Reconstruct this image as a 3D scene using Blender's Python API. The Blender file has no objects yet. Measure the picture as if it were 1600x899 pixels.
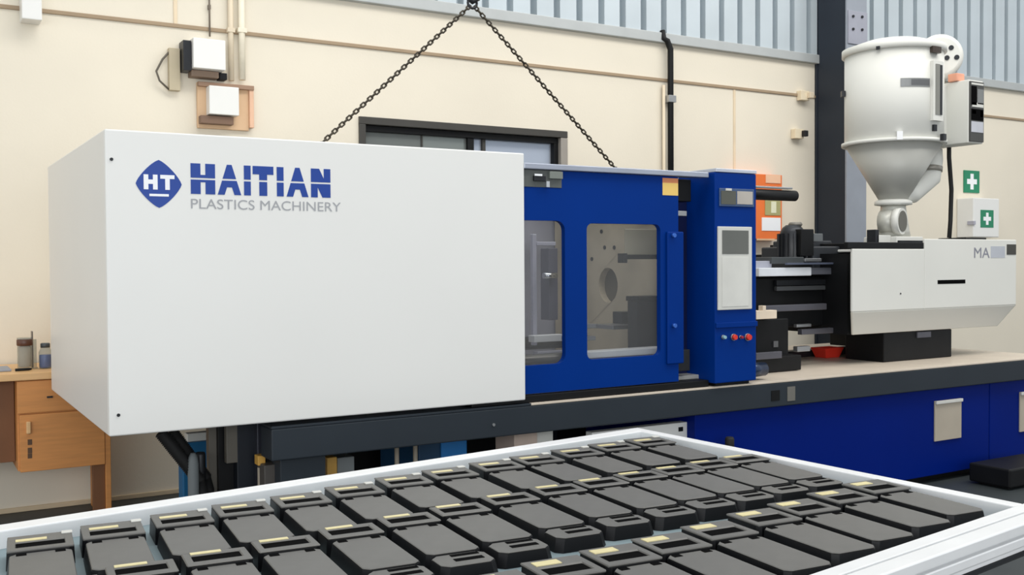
import bpy, bmesh, math, random
from mathutils import Vector, Matrix
random.seed(7)
D = bpy.data
SC = bpy.context.scene
COL = SC.collection

# ------------------------------------------------------------------ camera
F_PX, YAW, PITCH, ROLL, CAM_Z = 1589.97, 0.541838, 0.02477, -0.006354, 1.52
fwd = Vector((math.sin(YAW) * math.cos(PITCH), math.cos(YAW) * math.cos(PITCH), -math.sin(PITCH)))
rgt0 = Vector((math.cos(YAW), -math.sin(YAW), 0)); up0 = rgt0.cross(fwd)
rgt = rgt0 * math.cos(ROLL) + up0 * math.sin(ROLL)
upv = -rgt0 * math.sin(ROLL) + up0 * math.cos(ROLL)
CAM_P = Vector((0, 0, CAM_Z))
cam = D.cameras.new('camera'); cam.sensor_width = 36; cam.lens = 36 * F_PX / 1600
cam.clip_end = 200
camo = D.objects.new('camera', cam); COL.objects.link(camo)
camo.matrix_world = Matrix(((rgt.x, upv.x, -fwd.x, 0), (rgt.y, upv.y, -fwd.y, 0), (rgt.z, upv.z, -fwd.z, CAM_Z), (0, 0, 0, 1)))
SC.camera = camo

# ------------------------------------------------------------------ light
W = D.worlds.new('world'); SC.world = W; W.use_nodes = True
bg = W.node_tree.nodes['Background']
bg.inputs[0].default_value = (0.93, 0.97, 1.0, 1); bg.inputs[1].default_value = 0.72

def area(name, loc, target, sx, sy, power, color):
    l = D.lights.new(name, 'AREA'); l.shape = 'RECTANGLE'; l.size = sx; l.size_y = sy
    l.energy = power; l.color = color
    o = D.objects.new(name, l); COL.objects.link(o); o.location = loc
    o.rotation_euler = (Vector(target) - Vector(loc)).to_track_quat('-Z', 'Y').to_euler()
    return o
# soft overhead light follows the shadows; the others are added fills, sources unseen
area('overhead_soft_light', (6.5, 2.2, 7.0), (6.8, 5.4, 1.5), 12, 2.2, 420, (1.0, 0.97, 0.92))
area('wall_fill', (3.5, 6.1, 8.0), (3.5, 6.3, 0), 14, 0.9, 130, (1.0, 0.95, 0.87))  # added fill from above to brighten the wall behind the machine
area('front_fill', (-2.2, -4.5, 2.2), (2.8, 5.0, 1.1), 10, 3.6, 400, (0.97, 0.99, 1.0))  # added front fill, made low and wide to reach under the guard
area('left_fill', (-5.5, 4.6, 1.7), (1.0, 5.6, 0.9), 3.4, 3.2, 48, (1.0, 0.96, 0.90))  # added low fill from the left for the guard side and wall foot
SC.view_settings.view_transform = 'Standard'
SC.view_settings.look = 'None'
SC.view_settings.exposure = 0.0
SC.view_settings.gamma = 1.0
SC.view_settings.use_curve_mapping = False

# ------------------------------------------------------------------ helpers
def at(px, py, X=None, Y=None, Z=None):
    """point of the place seen at a photograph position, on a plane of constant X, Y or Z"""
    d = rgt * ((px - 800) / F_PX) - upv * ((py - 449.5) / F_PX) + fwd
    if X is not None: t = X / d.x
    elif Y is not None: t = Y / d.y
    else: t = (Z - CAM_Z) / d.z
    return CAM_P + d * t

def lin(c):
    return tuple(((v / 255) / 12.92 if v / 255 <= 0.04045 else ((v / 255 + 0.055) / 1.055) ** 2.4) for v in c)

MATS = {}
def mat(name, rgb, rough=0.5, metal=0.0, var=0.06, scale=6.0, bump=0.0, bscale=80.0, coat=0.0, spec=0.5, stretch=None, emit=0.0):
    if name in MATS: return MATS[name]
    m = D.materials.new(name); m.use_nodes = True; nt = m.node_tree; b = nt.nodes['Principled BSDF']
    c = lin(rgb)
    tc = nt.nodes.new('ShaderNodeTexCoord'); mp = nt.nodes.new('ShaderNodeMapping')
    nt.links.new(tc.outputs['Object'], mp.inputs['Vector'])
    if stretch: mp.inputs['Scale'].default_value = stretch
    n = nt.nodes.new('ShaderNodeTexNoise'); n.inputs['Scale'].default_value = scale; n.inputs['Detail'].default_value = 4
    nt.links.new(mp.outputs[0], n.inputs['Vector'])
    r = nt.nodes.new('ShaderNodeValToRGB')
    r.color_ramp.elements[0].position = 0.3; r.color_ramp.elements[1].position = 0.7
    r.color_ramp.elements[0].color = tuple(v * (1 - var) for v in c) + (1,)
    r.color_ramp.elements[1].color = tuple(min(1, v * (1 + var)) for v in c) + (1,)
    nt.links.new(n.outputs['Fac'], r.inputs['Fac']); nt.links.new(r.outputs['Color'], b.inputs['Base Color'])
    b.inputs['Roughness'].default_value = rough; b.inputs['Metallic'].default_value = metal
    b.inputs['Specular IOR Level'].default_value = spec
    if coat: b.inputs['Coat Weight'].default_value = coat; b.inputs['Coat Roughness'].default_value = 0.15
    if emit:
        b.inputs['Emission Color'].default_value = c + (1,); b.inputs['Emission Strength'].default_value = emit
    if bump:
        n2 = nt.nodes.new('ShaderNodeTexNoise'); n2.inputs['Scale'].default_value = bscale; n2.inputs['Detail'].default_value = 3
        nt.links.new(mp.outputs[0], n2.inputs['Vector'])
        bp = nt.nodes.new('ShaderNodeBump'); bp.inputs['Strength'].default_value = bump; bp.inputs['Distance'].default_value = 0.004
        nt.links.new(n2.outputs['Fac'], bp.inputs['Height']); nt.links.new(bp.outputs[0], b.inputs['Normal'])
    MATS[name] = m; return m

def glass(name, rgb, alpha, rough=0.05):
    m = D.materials.new(name); m.use_nodes = True; nt = m.node_tree
    b = nt.nodes['Principled BSDF']; out = nt.nodes['Material Output']
    b.inputs['Base Color'].default_value = lin(rgb) + (1,); b.inputs['Roughness'].default_value = rough
    t = nt.nodes.new('ShaderNodeBsdfTransparent'); t.inputs[0].default_value = lin(rgb) + (1,)
    mx = nt.nodes.new('ShaderNodeMixShader'); mx.inputs[0].default_value = alpha
    nt.links.new(t.outputs[0], mx.inputs[1]); nt.links.new(b.outputs[0], mx.inputs[2]); nt.links.new(mx.outputs[0], out.inputs[0])
    return m

class MB:
    def __init__(s): s.v = []; s.f = []; s.sm = []
    def add(s, vs, fs, smooth=False):
        o = len(s.v); s.v += [tuple(v) for v in vs]
        for f in fs: s.f.append(tuple(i + o for i in f)); s.sm.append(smooth)
        return s
    def box(s, x0, x1, y0, y1, z0, z1):
        x0, x1 = sorted((x0, x1)); y0, y1 = sorted((y0, y1)); z0, z1 = sorted((z0, z1))
        return s.add([(x0, y0, z0), (x1, y0, z0), (x1, y1, z0), (x0, y1, z0), (x0, y0, z1), (x1, y0, z1), (x1, y1, z1), (x0, y1, z1)],
                     [(0, 3, 2, 1), (4, 5, 6, 7), (0, 1, 5, 4), (1, 2, 6, 5), (2, 3, 7, 6), (3, 0, 4, 7)])
    def prism(s, pts, axis, a0, a1):
        """polygon pts extruded along axis: x -> (y,z), y -> (x,z), z -> (x,y)"""
        def P(p, a): return {'x': (a, p[0], p[1]), 'y': (p[0], a, p[1]), 'z': (p[0], p[1], a)}[axis]
        n = len(pts)
        return s.add([P(p, a0) for p in pts] + [P(p, a1) for p in pts],
                     [tuple(range(n)), tuple(range(2 * n - 1, n - 1, -1))] + [(i, (i + 1) % n, n + (i + 1) % n, n + i) for i in range(n)])
    def tube(s, pts, r, n=12, caps=True, smooth=True):
        pts = [Vector(p) for p in pts]; rs = r if isinstance(r, (list, tuple)) else [r] * len(pts)
        vs = []; prev = None
        for i, p in enumerate(pts):
            t = (pts[min(i + 1, len(pts) - 1)] - pts[max(i - 1, 0)]).normalized()
            if prev is None:
                a = t.cross(Vector((0, 0, 1)))
                if a.length < 1e-3: a = t.cross(Vector((0, 1, 0)))
            else: a = prev - t * prev.dot(t)
            a.normalize(); prev = a; b = t.cross(a)
            vs += [p + (a * math.cos(2 * math.pi * k / n) + b * math.sin(2 * math.pi * k / n)) * rs[i] for k in range(n)]
        m = len(pts)
        s.add(vs, [(i * n + k, i * n + (k + 1) % n, (i + 1) * n + (k + 1) % n, (i + 1) * n + k) for i in range(m - 1) for k in range(n)], smooth)
        if caps:
            o = len(s.v) - len(vs)
            s.f += [tuple(o + k for k in range(n))[::-1], tuple(o + (m - 1) * n + k for k in range(n))]; s.sm += [False, False]
        return s
    def lathe(s, cx, cy, prof, n=40, smooth=True):
        vs = [(cx + r * math.cos(2 * math.pi * k / n), cy + r * math.sin(2 * math.pi * k / n), z) for r, z in prof for k in range(n)]
        m = len(prof)
        s.add(vs, [(i * n + k, i * n + (k + 1) % n, (i + 1) * n + (k + 1) % n, (i + 1) * n + k) for i in range(m - 1) for k in range(n)], smooth)
        o = len(s.v) - len(vs)
        s.f += [tuple(o + k for k in range(n))[::-1], tuple(o + (m - 1) * n + k for k in range(n))]; s.sm += [False, False]
        return s
    def frame_y(s, X0, X1, Z0, Z1, x0, x1, z0, z1, r, y0, y1, k=6):
        """plate in the XZ plane with a round-cornered opening"""
        def loop():
            L = []
            for ci, (cx, cz, a0) in enumerate(((x1 - r, z1 - r, 0), (x0 + r, z1 - r, 90), (x0 + r, z0 + r, 180), (x1 - r, z0 + r, 270))):
                for j in range(k + 1):
                    a = math.radians(a0 + 90 * j / k); L.append((cx + r * math.cos(a), cz + r * math.sin(a), ci))
            return L
        L = loop(); n = len(L); OC = [(X1, Z1), (X0, Z1), (X0, Z0), (X1, Z0)]
        vs = [(x, y, z) for y in (y0, y1) for x, z, c in L] + [(x, y, z) for y in (y0, y1) for x, z in OC]
        fs = []
        for side in (0, 1):
            i0 = side * n; o0 = 2 * n + side * 4
            for i in range(n):
                j = (i + 1) % n; ci, cj = L[i][2], L[j][2]
                fs.append((i0 + i, i0 + j, o0 + ci) if ci == cj else (i0 + i, i0 + j, o0 + cj, o0 + ci))
        for i in range(n): j = (i + 1) % n; fs.append((i, j, n + j, n + i))
        for i in range(4): j = (i + 1) % 4; fs.append((2 * n + i, 2 * n + j, 2 * n + 4 + j, 2 * n + 4 + i))
        return s.add(vs, fs)
    def profile(s, prof, P0, P1, out):
        """(w, z) profile swept from P0 to P1, w measured along out"""
        P0, P1, out = Vector(P0), Vector(P1), Vector(out); n = len(prof)
        vs = [P + out * w + Vector((0, 0, z)) for P in (P0, P1) for w, z in prof]
        return s.add(vs, [tuple(range(n)), tuple(range(2 * n - 1, n - 1, -1))] + [(i, (i + 1) % n, n + (i + 1) % n, n + i) for i in range(n)])
    def mesh(s, name, org=Vector((0, 0, 0))):
        me = D.meshes.new(name); me.from_pydata([tuple(Vector(v) - org) for v in s.v], [], s.f)
        me.polygons.foreach_set('use_smooth', s.sm)
        bm = bmesh.new(); bm.from_mesh(me); bmesh.ops.recalc_face_normals(bm, faces=bm.faces); bm.to_mesh(me); bm.free()
        me.update(); return me

ORG = {}
def link(name, me, m, parent=None, loc=None, bevel=0, seg=2, kind=None, label=None):
    o = D.objects.new(name, me); COL.objects.link(o)
    if m is not None and not me.materials: me.materials.append(m)
    if parent: o.parent = parent
    if loc is not None: o.location = loc
    if bevel:
        b = o.modifiers.new('bevel', 'BEVEL'); b.width = bevel; b.segments = seg; b.limit_method = 'ANGLE'; b.angle_limit = math.radians(40)
        b.harden_normals = False
    if kind: o['kind'] = kind
    if label: o['label'] = label
    return o
def build(name, mb, m, parent=None, bevel=0, **k):
    """mesh given in world coordinates; a child takes the origin of its thing"""
    org = ORG[parent.name] if parent else Vector((0, 0, 0))
    o = link(name, mb.mesh(name, org), m, parent, bevel=bevel, **k); ORG[o.name] = org
    return o
def solo(name, mb, m, label, cat, org, bevel=0, group=None):
    org = Vector(org); o = link(name, mb.mesh(name, org), m, None, org, bevel); ORG[o.name] = org
    o['label'] = label; o['category'] = cat
    if group: o['group'] = group
    return o
def thing(name, label, cat, loc, group=None):
    o = D.objects.new(name, None); COL.objects.link(o); o.location = loc; o.empty_display_size = 0.1
    o['label'] = label; o['category'] = cat; ORG[o.name] = Vector(loc)
    if group: o['group'] = group
    return o
def struct(name, mb, m, bevel=0):
    o = build(name, mb, m, None, bevel); o['kind'] = 'structure'; return o
def box(*a): return MB().box(*a)

def text_mesh(body, x0, x1, z0, z1, y, depth=0.002):
    c = D.curves.new('lettering', 'FONT'); c.body = body; c.size = 1; c.extrude = 0
    o = D.objects.new('lettering', c); COL.objects.link(o)
    dg = bpy.context.evaluated_depsgraph_get(); dg.update()
    me = D.meshes.new_from_object(o.evaluated_get(dg)); D.objects.remove(o)
    xs = [v.co.x for v in me.vertices]; zs = [v.co.y for v in me.vertices]
    ax, bx, az, bz = min(xs), max(xs), min(zs), max(zs)
    mb = MB()
    vs = [(x0 + (v.co.x - ax) / (bx - ax) * (x1 - x0), y, z0 + (v.co.y - az) / (bz - az) * (z1 - z0)) for v in me.vertices]
    mb.add(vs, [tuple(p.vertices) for p in me.polygons])
    o2 = len(mb.v); mb.add([(a, b + depth, c2) for a, b, c2 in vs], [tuple(p.vertices) for p in me.polygons])
    D.meshes.remove(me)
    # one mesh for each letter
    par = list(range(o2))
    def find(i):
        while par[i] != i: par[i] = par[par[i]]; i = par[i]
        return i
    half = len(mb.f) // 2
    for f in mb.f[:half]:
        for i in f[1:]: par[find(i)] = find(f[0])
    out = {}
    for k, f in enumerate(mb.f):
        out.setdefault(find(f[0] % o2), []).append(f)
    res = []
    for fs in out.values():
        ids = sorted({i for f in fs for i in f}); ix = {i: k for k, i in enumerate(ids)}
        res.append(MB().add([mb.v[i] for i in ids], [tuple(ix[i] for i in f) for f in fs]))
    return res

# ------------------------------------------------------------------ materials
M_wall = mat('cream_plaster', (226, 218, 201), 0.85, var=0.03, scale=1.2, bump=0.15, bscale=60)
M_clad = mat('grey_steel_cladding', (186, 196, 202), 0.45, 0.2, var=0.05, scale=2)
M_flash = mat('pale_flashing', (176, 180, 180), 0.5, 0.2, var=0.04)
M_groove = mat('joint_shadow_strip', (160, 140, 115), 0.8)
M_floor = mat('dark_epoxy_floor', (48, 54, 56), 0.5, var=0.15, scale=3)
M_white = mat('white_powder_coat', (228, 228, 225), 0.38, var=0.012, scale=1.5)
M_cream = mat('ivory_enamel', (218, 218, 212), 0.55, var=0.02, scale=2)
M_blue = mat('royal_blue_paint', (0, 47, 126), 0.42, var=0.05, scale=2, spec=0.08)
M_navy = mat('deep_blue_paint', (0, 28, 112), 0.42, var=0.06, scale=2, spec=0.08)
M_slate = mat('slate_grey_paint', (42, 49, 56), 0.45, var=0.06, scale=4, spec=0.3)
M_black = mat('black_paint', (15, 16, 18), 0.5, var=0.2, spec=0.25)
M_rubber = mat('black_rubber', (14, 14, 15), 0.7, var=0.2)
M_dark = mat('dark_steel', (44, 46, 50), 0.4, 0.5, var=0.2, scale=8)
M_steel = mat('brushed_steel', (170, 172, 174), 0.3, 0.8, var=0.1, scale=10, stretch=(1, 12, 12))
M_chrome = mat('chromed_steel', (215, 218, 222), 0.15, 1.0, var=0.03)
M_bedtop = mat('machined_bed_top', (206, 194, 178), 0.4, 0.0, var=0.06, scale=5)
M_platen = mat('taupe_platen', (196, 184, 160), 0.6, 0.0, var=0.1, scale=5)
M_greyp = mat('grey_interior_paint', (168, 168, 180), 0.55, var=0.05)
M_beige = mat('grey_beige_plate', (178, 168, 152), 0.55, var=0.05)
M_logo = mat('logo_blue', (18, 62, 148), 0.4, var=0.03)
M_logow = mat('logo_white', (240, 242, 245), 0.4, var=0.01)
M_logog = mat('logo_grey', (160, 162, 166), 0.5, var=0.03)
M_wood = mat('honey_laminate', (212, 144, 80), 0.5, var=0.08, scale=5, stretch=(1, 6, 10))
M_woodlt = mat('pale_wood_top', (226, 182, 128), 0.45, var=0.06, scale=4, stretch=(1, 8, 10))
M_wooddk = mat('brown_desk_panel', (120, 78, 46), 0.6, var=0.08)
M_orange = mat('orange_enamel', (232, 116, 48), 0.45, var=0.04)
M_green = mat('sign_green', (24, 128, 92), 0.5, var=0.03)
M_yellow = mat('yellow_label', (232, 196, 110), 0.5, var=0.04)
M_red = mat('red_plastic', (214, 52, 36), 0.4, var=0.04)
M_alu = mat('anodised_aluminium', (232, 233, 234), 0.4, 0.1, var=0.03, scale=8)
M_trayb = mat('blue_grey_tray_mat', (128, 146, 152), 0.6, var=0.04, scale=4)
M_part = mat('black_moulded_plastic', (17, 18, 21), 0.45, var=0.1, scale=14, spec=0.3)
M_ptop = mat('sheen_grey_plastic', (100, 99, 96), 0.5, var=0.06, scale=14, bump=0.05, bscale=300)  # black plastic tops greyed to carry their grazing reflection
M_slot = mat('slot_black', (6, 6, 7), 0.9, var=0.1, spec=0.05)
M_gold = mat('gold_contact', (226, 214, 164), 0.4, 0.1, var=0.06, scale=30)
M_screen = mat('grey_screen', (98, 100, 96), 0.25, var=0.05)
M_keys = mat('light_grey_keypad', (206, 206, 200), 0.5, var=0.03)
M_board = mat('tan_backboard', (212, 178, 142), 0.6, var=0.1, scale=3)
M_conduit = mat('painted_conduit', (214, 200, 176), 0.6, var=0.03)
M_winfr = mat('dark_window_frame', (58, 56, 52), 0.5, var=0.1)
M_teal = mat('teal_blue_paint', (16, 92, 138), 0.45, var=0.06)
M_gl_dark = glass('smoky_window_glass', (176, 182, 180), 0.35, 0.1)
M_gl_blue = glass('pale_sky_glass', (206, 214, 226), 0.5, 0.1)
M_gl_door = glass('tinted_guard_window', (232, 233, 234), 0.05, 0.05)
M_gl_clear = glass('clear_glass', (225, 228, 226), 0.14, 0.03)

# ------------------------------------------------------------------ setting
YW = 6.92
struct('floor', box(-9, 16, -7, YW + 0.3, -0.12, 0), M_floor)
wz = at(800, 37, Y=YW).z                   # foot of the cladding
wl, wt_ = at(560, 182, Y=YW), at(885, 206, Y=YW)
WX0, WX1, WZ1, WZ0 = wl.x, wt_.x, wl.z, 1.45
wall = MB()
wall.box(-9, WX0, YW, YW + 0.25, 0, wz); wall.box(WX1, 16, YW, YW + 0.25, 0, wz)
wall.box(WX0, WX1, YW, YW + 0.25, WZ1, wz); wall.box(WX0, WX1, YW, YW + 0.25, 0, WZ0)
wall_o = struct('wall_back', wall, M_wall)
struct('baseboard_back', box(-9, 16, YW - 0.015, YW - 0.0005, 0, 0.03), mat('skirting_cream', (206, 188, 158), 0.7), 0.004)
gz = at(270, 40, Y=YW).z
struct('trim_1', box(-9, 16, YW - 0.014, YW - 0.0005, gz - 0.013, gz + 0.013), M_groove, 0.004)
struct('trim_2', box(-9, 16, YW - 0.05, YW + 0.02, wz, wz + 0.085), M_flash, 0.006)
for i, px in enumerate((275, 1147)):       # upright plaster joints
    q = at(px, 100, Y=YW)
    z1, z0 = (wz, gz) if i == 0 else (gz - 0.013, 1.0)
    struct('trim_%d' % (3 + i), box(q.x - 0.012, q.x + 0.012, YW - 0.008, YW - 0.0005, z0, z1), mat('joint_cream', (222, 204, 176), 0.8), 0.002)
# cladding: profiled sheets, four troughs each
clad = D.objects.new('wall_upper', None); COL.objects.link(clad); clad['kind'] = 'structure'; clad.location = (0, YW, wz + 0.085); ORG[clad.name] = Vector((0, YW, wz + 0.085))
pitch = 0.2215; tr = 0.062
pl = []
for k in range(4):
    x = k * pitch
    pl += [(x, 0), (x + 0.004, 0.085), (x + tr - 0.004, 0.085), (x + tr, 0)]
pl.append((4 * pitch - 0.002, 0))
sh = MB(); n = len(pl)
vs = [(x, y, z) for z in (0, 3.0) for x, y in pl] + [(x, y + 0.004, z) for z in (0, 3.0) for x, y in pl]
fs = [(i, i + 1, n + i + 1, n + i) for i in range(n - 1)] + [(2 * n + i, 2 * n + i + 1, 3 * n + i + 1, 3 * n + i) for i in range(n - 1)]
sh.add(vs, fs)
shm = sh.mesh('cladding_sheet')
for k in range(-7, 14):
    link('cladding_sheet', shm, M_clad, clad, (4.335 + k * 4 * pitch, -0.03, 0))
# window in the wall: frame and panes
win = D.objects.new('window_1', None); COL.objects.link(win); win['kind'] = 'structure'; win.location = (WX0, YW, WZ0); ORG[win.name] = Vector((WX0, YW, WZ0))
fr = MB(); t = 0.075
fr.box(WX0, WX1, YW - 0.02, YW + 0.12, WZ1 - 0.055, WZ1); fr.box(WX0, WX1, YW - 0.02, YW + 0.12, WZ0, WZ0 + 0.06)
fr.box(WX0, WX0 + 0.05, YW - 0.02, YW + 0.12, WZ0 + .06, WZ1 - .055); 
build('window_frame', fr, M_winfr, win, 0.004)
build('head_recess_strip', box(WX0 + .05, WX1, YW + .02, YW + .12, WZ1 - .10, WZ1 - .056), M_black, win, 0.003)  # black strip painting the dark of the recess under the frame head
xm = at(740, 210, Y=YW).x; xm2 = at(762, 210, Y=YW).x; xr = at(868, 215, Y=YW).x
build('window_jamb', box(xr + 0.04, WX1, YW - 0.02, YW + 0.12, WZ0 + .06, WZ1 - 0.056), mat('grey_jamb', (150, 144, 136), 0.5), win, 0.004)
build('sash_stile', box(xr, xr + 0.04, YW + 0.02, YW + 0.1, WZ0, WZ1 - 0.1), M_black, win, 0.003)
build('sash_stile', box(xm - 0.035, xm + 0.02, YW + 0.03, YW + 0.1, WZ0, WZ1 - 0.1), M_black, win, 0.003)
build('sash_stile', box(xm2 - 0.02, xm2 + 0.01, YW + 0.05, YW + 0.1, WZ0, WZ1 - 0.1), M_winfr, win, 0.003)
xg = at(664, 215, Y=YW).x
build('sash_stile', box(xg - 0.006, xg + 0.006, YW + 0.05, YW + 0.08, WZ0, WZ1 - 0.1), M_winfr, win)
build('window_pane', box(WX0 + 0.05, xg - 0.006, YW + 0.06, YW + 0.068, WZ0 + 0.06, WZ1 - 0.1), M_gl_dark, win)
build('window_pane', box(xg + 0.006, xm - 0.035, YW + 0.06, YW + 0.068, WZ0 + 0.06, WZ1 - 0.1), M_gl_dark, win)
build('window_pane', box(xm + 0.02, xm2 - 0.02, YW + 0.075, YW + 0.083, WZ0 + 0.06, WZ1 - 0.1), M_gl_blue, win)
build('window_pane', box(xm2 + 0.01, xr, YW + 0.075, YW + 0.083, WZ0 + 0.06, WZ1 - 0.1), M_gl_blue, win)
# room behind the window: dark store partition behind the smoky half
struct('wall_store', box(WX0 - 1.5, xm - 0.02, YW + 0.9, YW + 1.0, 0, wz), mat('store_grey', (170, 174, 174), 0.7))

# steel column: two flanges and a web
cxl = at(1275, 200, Y=YW - 0.02).x
cyf = cxl / (at(1323, 200, Y=1.0).x)       # front of the column where its dark side ends
cxr = at(1354, 200, Y=cyf).x
colt = thing('steel_column', 'tall dark steel column with pale grey front flange behind the hopper', 'column', (cxl + 0.15, (cyf + YW) / 2, 0))
build('flange', box(cxl, cxr, cyf, cyf + 0.02, 0, 6.0), mat('flange_grey', (142, 148, 158), 0.5, var=0.04), colt, 0.003)
M_coldk = mat('charcoal_column_paint', (40, 46, 55), 0.5, var=0.1, scale=2, spec=0.25)
build('flange', box(cxl, cxr, YW - 0.03, YW - 0.002, 0, 6.0), M_coldk, colt, 0.003)
build('web', box(cxl + 0.012, cxl + 0.03, cyf + 0.02, YW - 0.03, 0, 6.0), M_coldk, colt)
sp = MB(); a = at(1326, 16, Y=cyf); b = at(1352, 72, Y=cyf)
build('splice_plate', box(cxl + 0.01, cxr - 0.005, cyf - 0.012, cyf, b.z, a.z), mat('plate_grey', (150, 152, 164), 0.5), colt, 0.002)
for px, py in ((1331, 26), (1345, 27), (1331, 46), (1345, 47)):
    q = at(px, py, Y=cyf)
    build('bolt', MB().tube([(q.x, cyf - 0.012, q.z), (q.x, cyf - 0.024, q.z)], 0.013, 6, smooth=False), M_dark, colt)

# ------------------------------------------------------------------ injection moulding machine
GX0, GX1, GY0, GY1, GZ0, GZ1 = 0.720, 2.712, 4.378, 6.213, 0.820, 2.070
BZ = 0.80
mc = thing('injection_moulding_machine', 'long white and blue plastics moulding machine filling the middle of the hall', 'machine', (4.0, 5.3, 0))
# clamp guard
g = MB(); th = 0.022
g.box(GX0, GX1, GY0, GY0 + th, GZ0, GZ1); g.box(GX0, GX0 + th, GY0 + th, GY1, GZ0, GZ1)
g.box(GX0 + th, GX1, GY1 - th, GY1, GZ0, GZ1); g.box(GX0 + th, GX1, GY0 + th, GY1 - th, GZ1 - th, GZ1)
guard = build('clamp_guard', g, M_white, mc, 0.006, label='big white sheet metal guard with blue emblem and lettering')
for px, py in ((174, 249), (185, 649)):
    q = at(px, py, Y=GY0); build('screw', MB().tube([(q.x, GY0, q.z), (q.x, GY0 - 0.004, q.z)], 0.007, 8, smooth=False), M_dark, guard)
# emblem: rounded diamond
LY = GY0 - 0.0015
e0, e1, e2, e3 = at(212, 287, Y=LY), at(284, 290, Y=LY), at(248, 250, Y=LY), at(250, 325, Y=LY)
ecx, ecz, ew, eh = (e0.x + e1.x) / 2, (e2.z + e3.z) / 2, (e1.x - e0.x) / 2, (e2.z - e3.z) / 2
pts = []
for k in range(48):
    a = 2 * math.pi * k / 48; c_, s_ = math.cos(a), math.sin(a); pe = 1.28
    r = (abs(c_) ** pe + abs(s_) ** pe) ** (-1 / pe); pts.append((ecx + ew * r * c_ * 1.0, ecz + eh * r * s_))
build('emblem', MB().prism(pts, 'y', LY, GY0), M_logo, guard, label='blue rounded diamond emblem with two white letters')
def strip(mb, x0, x1, z0, z1, y): mb.box(x0, x1, y - 0.001, y, z0, z1)
hw = ew * 0.33; LY2 = LY
hl = MB(); hx = ecx - ew * 0.66; hz0, hz1 = ecz - eh * 0.24, ecz + eh * 0.38
strip(hl, hx, hx + ew * .2, hz0, hz1, LY2); strip(hl, hx + ew * .4, hx + ew * .6, hz0, hz1, LY2); strip(hl, hx + ew * .2, hx + ew * .4, (hz0 + hz1) / 2 - .008, (hz0 + hz1) / 2 + .010, LY2)
build('letter', hl, M_logow, guard)
tl = MB(); tx = ecx + ew * 0.06
strip(tl, tx, tx + ew * .62, hz1 - eh * .16, hz1, LY2); strip(tl, tx + ew * .21, tx + ew * .41, hz0, hz1 - eh * .16, LY2)
build('letter', tl, M_logow, guard)
build('emblem_stripe', box(ecx - ew * .42, ecx + ew * .42, LY - 0.001, LY, ecz - eh * .52, ecz - eh * .42), M_logow, guard)
# seven big letters with a pale line through the middle
zt = at(297, 255, Y=GY0).z; zb = at(297, 303, Y=GY0).z; H = zt - zb; gap0, gap1 = zb + H * 0.47, zb + H * 0.53
def LX(c): return at(200 + c / 4.444, 285, Y=GY0).x
def poly(mb, pts): mb.prism(pts, 'y', LY, GY0)
def rect(mb, x0, x1, z0, z1): poly(mb, [(x0, z0), (x1, z0), (x1, z1), (x0, z1)])
def let_H(x0, x1):
    m = MB(); w = (x1 - x0) * .40
    for a, b in ((x0, x0 + w), (x1 - w, x1)): rect(m, a, b, zb, gap0); rect(m, a, b, gap1, zt)
    rect(m, x0 + w, x1 - w, gap1, gap1 + H * .10); rect(m, x0 + w, x1 - w, gap0 - H * .08, gap0); return m
def let_A(x0, x1):
    m = MB(); c = (x0 + x1) / 2; h = (x1 - x0) / 2; f = lambda z: h * (1 - .80 * (z - zb) / H)
    poly(m, [(c - f(gap1), gap1), (c + f(gap1), gap1), (c + f(zt), zt), (c - f(zt), zt)])
    i0 = h * .42
    poly(m, [(c - f(zb), zb), (c - i0, zb), (c - i0 * .5, zb + H * .25), (c + i0 * .5, zb + H * .25), (c + i0, zb), (c + f(zb), zb), (c + f(gap0), gap0), (c - f(gap0), gap0)])
    return m
def let_I(x0, x1):
    m = MB(); rect(m, x0, x1, zb, gap0); rect(m, x0, x1, gap1, zt); return m
def let_T(x0, x1):
    m = MB(); c = (x0 + x1) / 2; w = (x1 - x0) * .19
    rect(m, c - w, c + w, zb, gap0); rect(m, c - w, c + w, gap1, zt - H * .28); rect(m, x0, x1, zt - H * .28, zt); return m
def let_N(x0, x1):
    m = MB(); w = (x1 - x0)
    poly(m, [(x0, gap1), (x1, gap1), (x1, zt), (x1 - w * .34, zt), (x1 - w * .34, gap1 + H * .12), (x0 + w * .42, zt), (x0, zt)])
    poly(m, [(x0, zb), (x0 + w * .34, zb), (x0 + w * .34, gap0 - H * .12), (x1 - w * .42, zb), (x1, zb), (x1, gap0), (x0, gap0)])
    return m
for fn, a, b in ((let_H, 435, 605), (let_A, 622, 785), (let_I, 805, 852), (let_T, 866, 1010), (let_I, 1033, 1080), (let_A, 1100, 1252), (let_N, 1270, 1405)):
    build('letter', fn(LX(a), LX(b)), M_logo, guard)
z1_ = at(297, 310.5, Y=GY0).z; z0_ = at(297, 326, Y=GY0).z
for m_ in text_mesh('PLASTICS MACHINERY', LX(435), LX(1475), z0_, z1_, LY): build('letter', m_, M_logog, guard)

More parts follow.
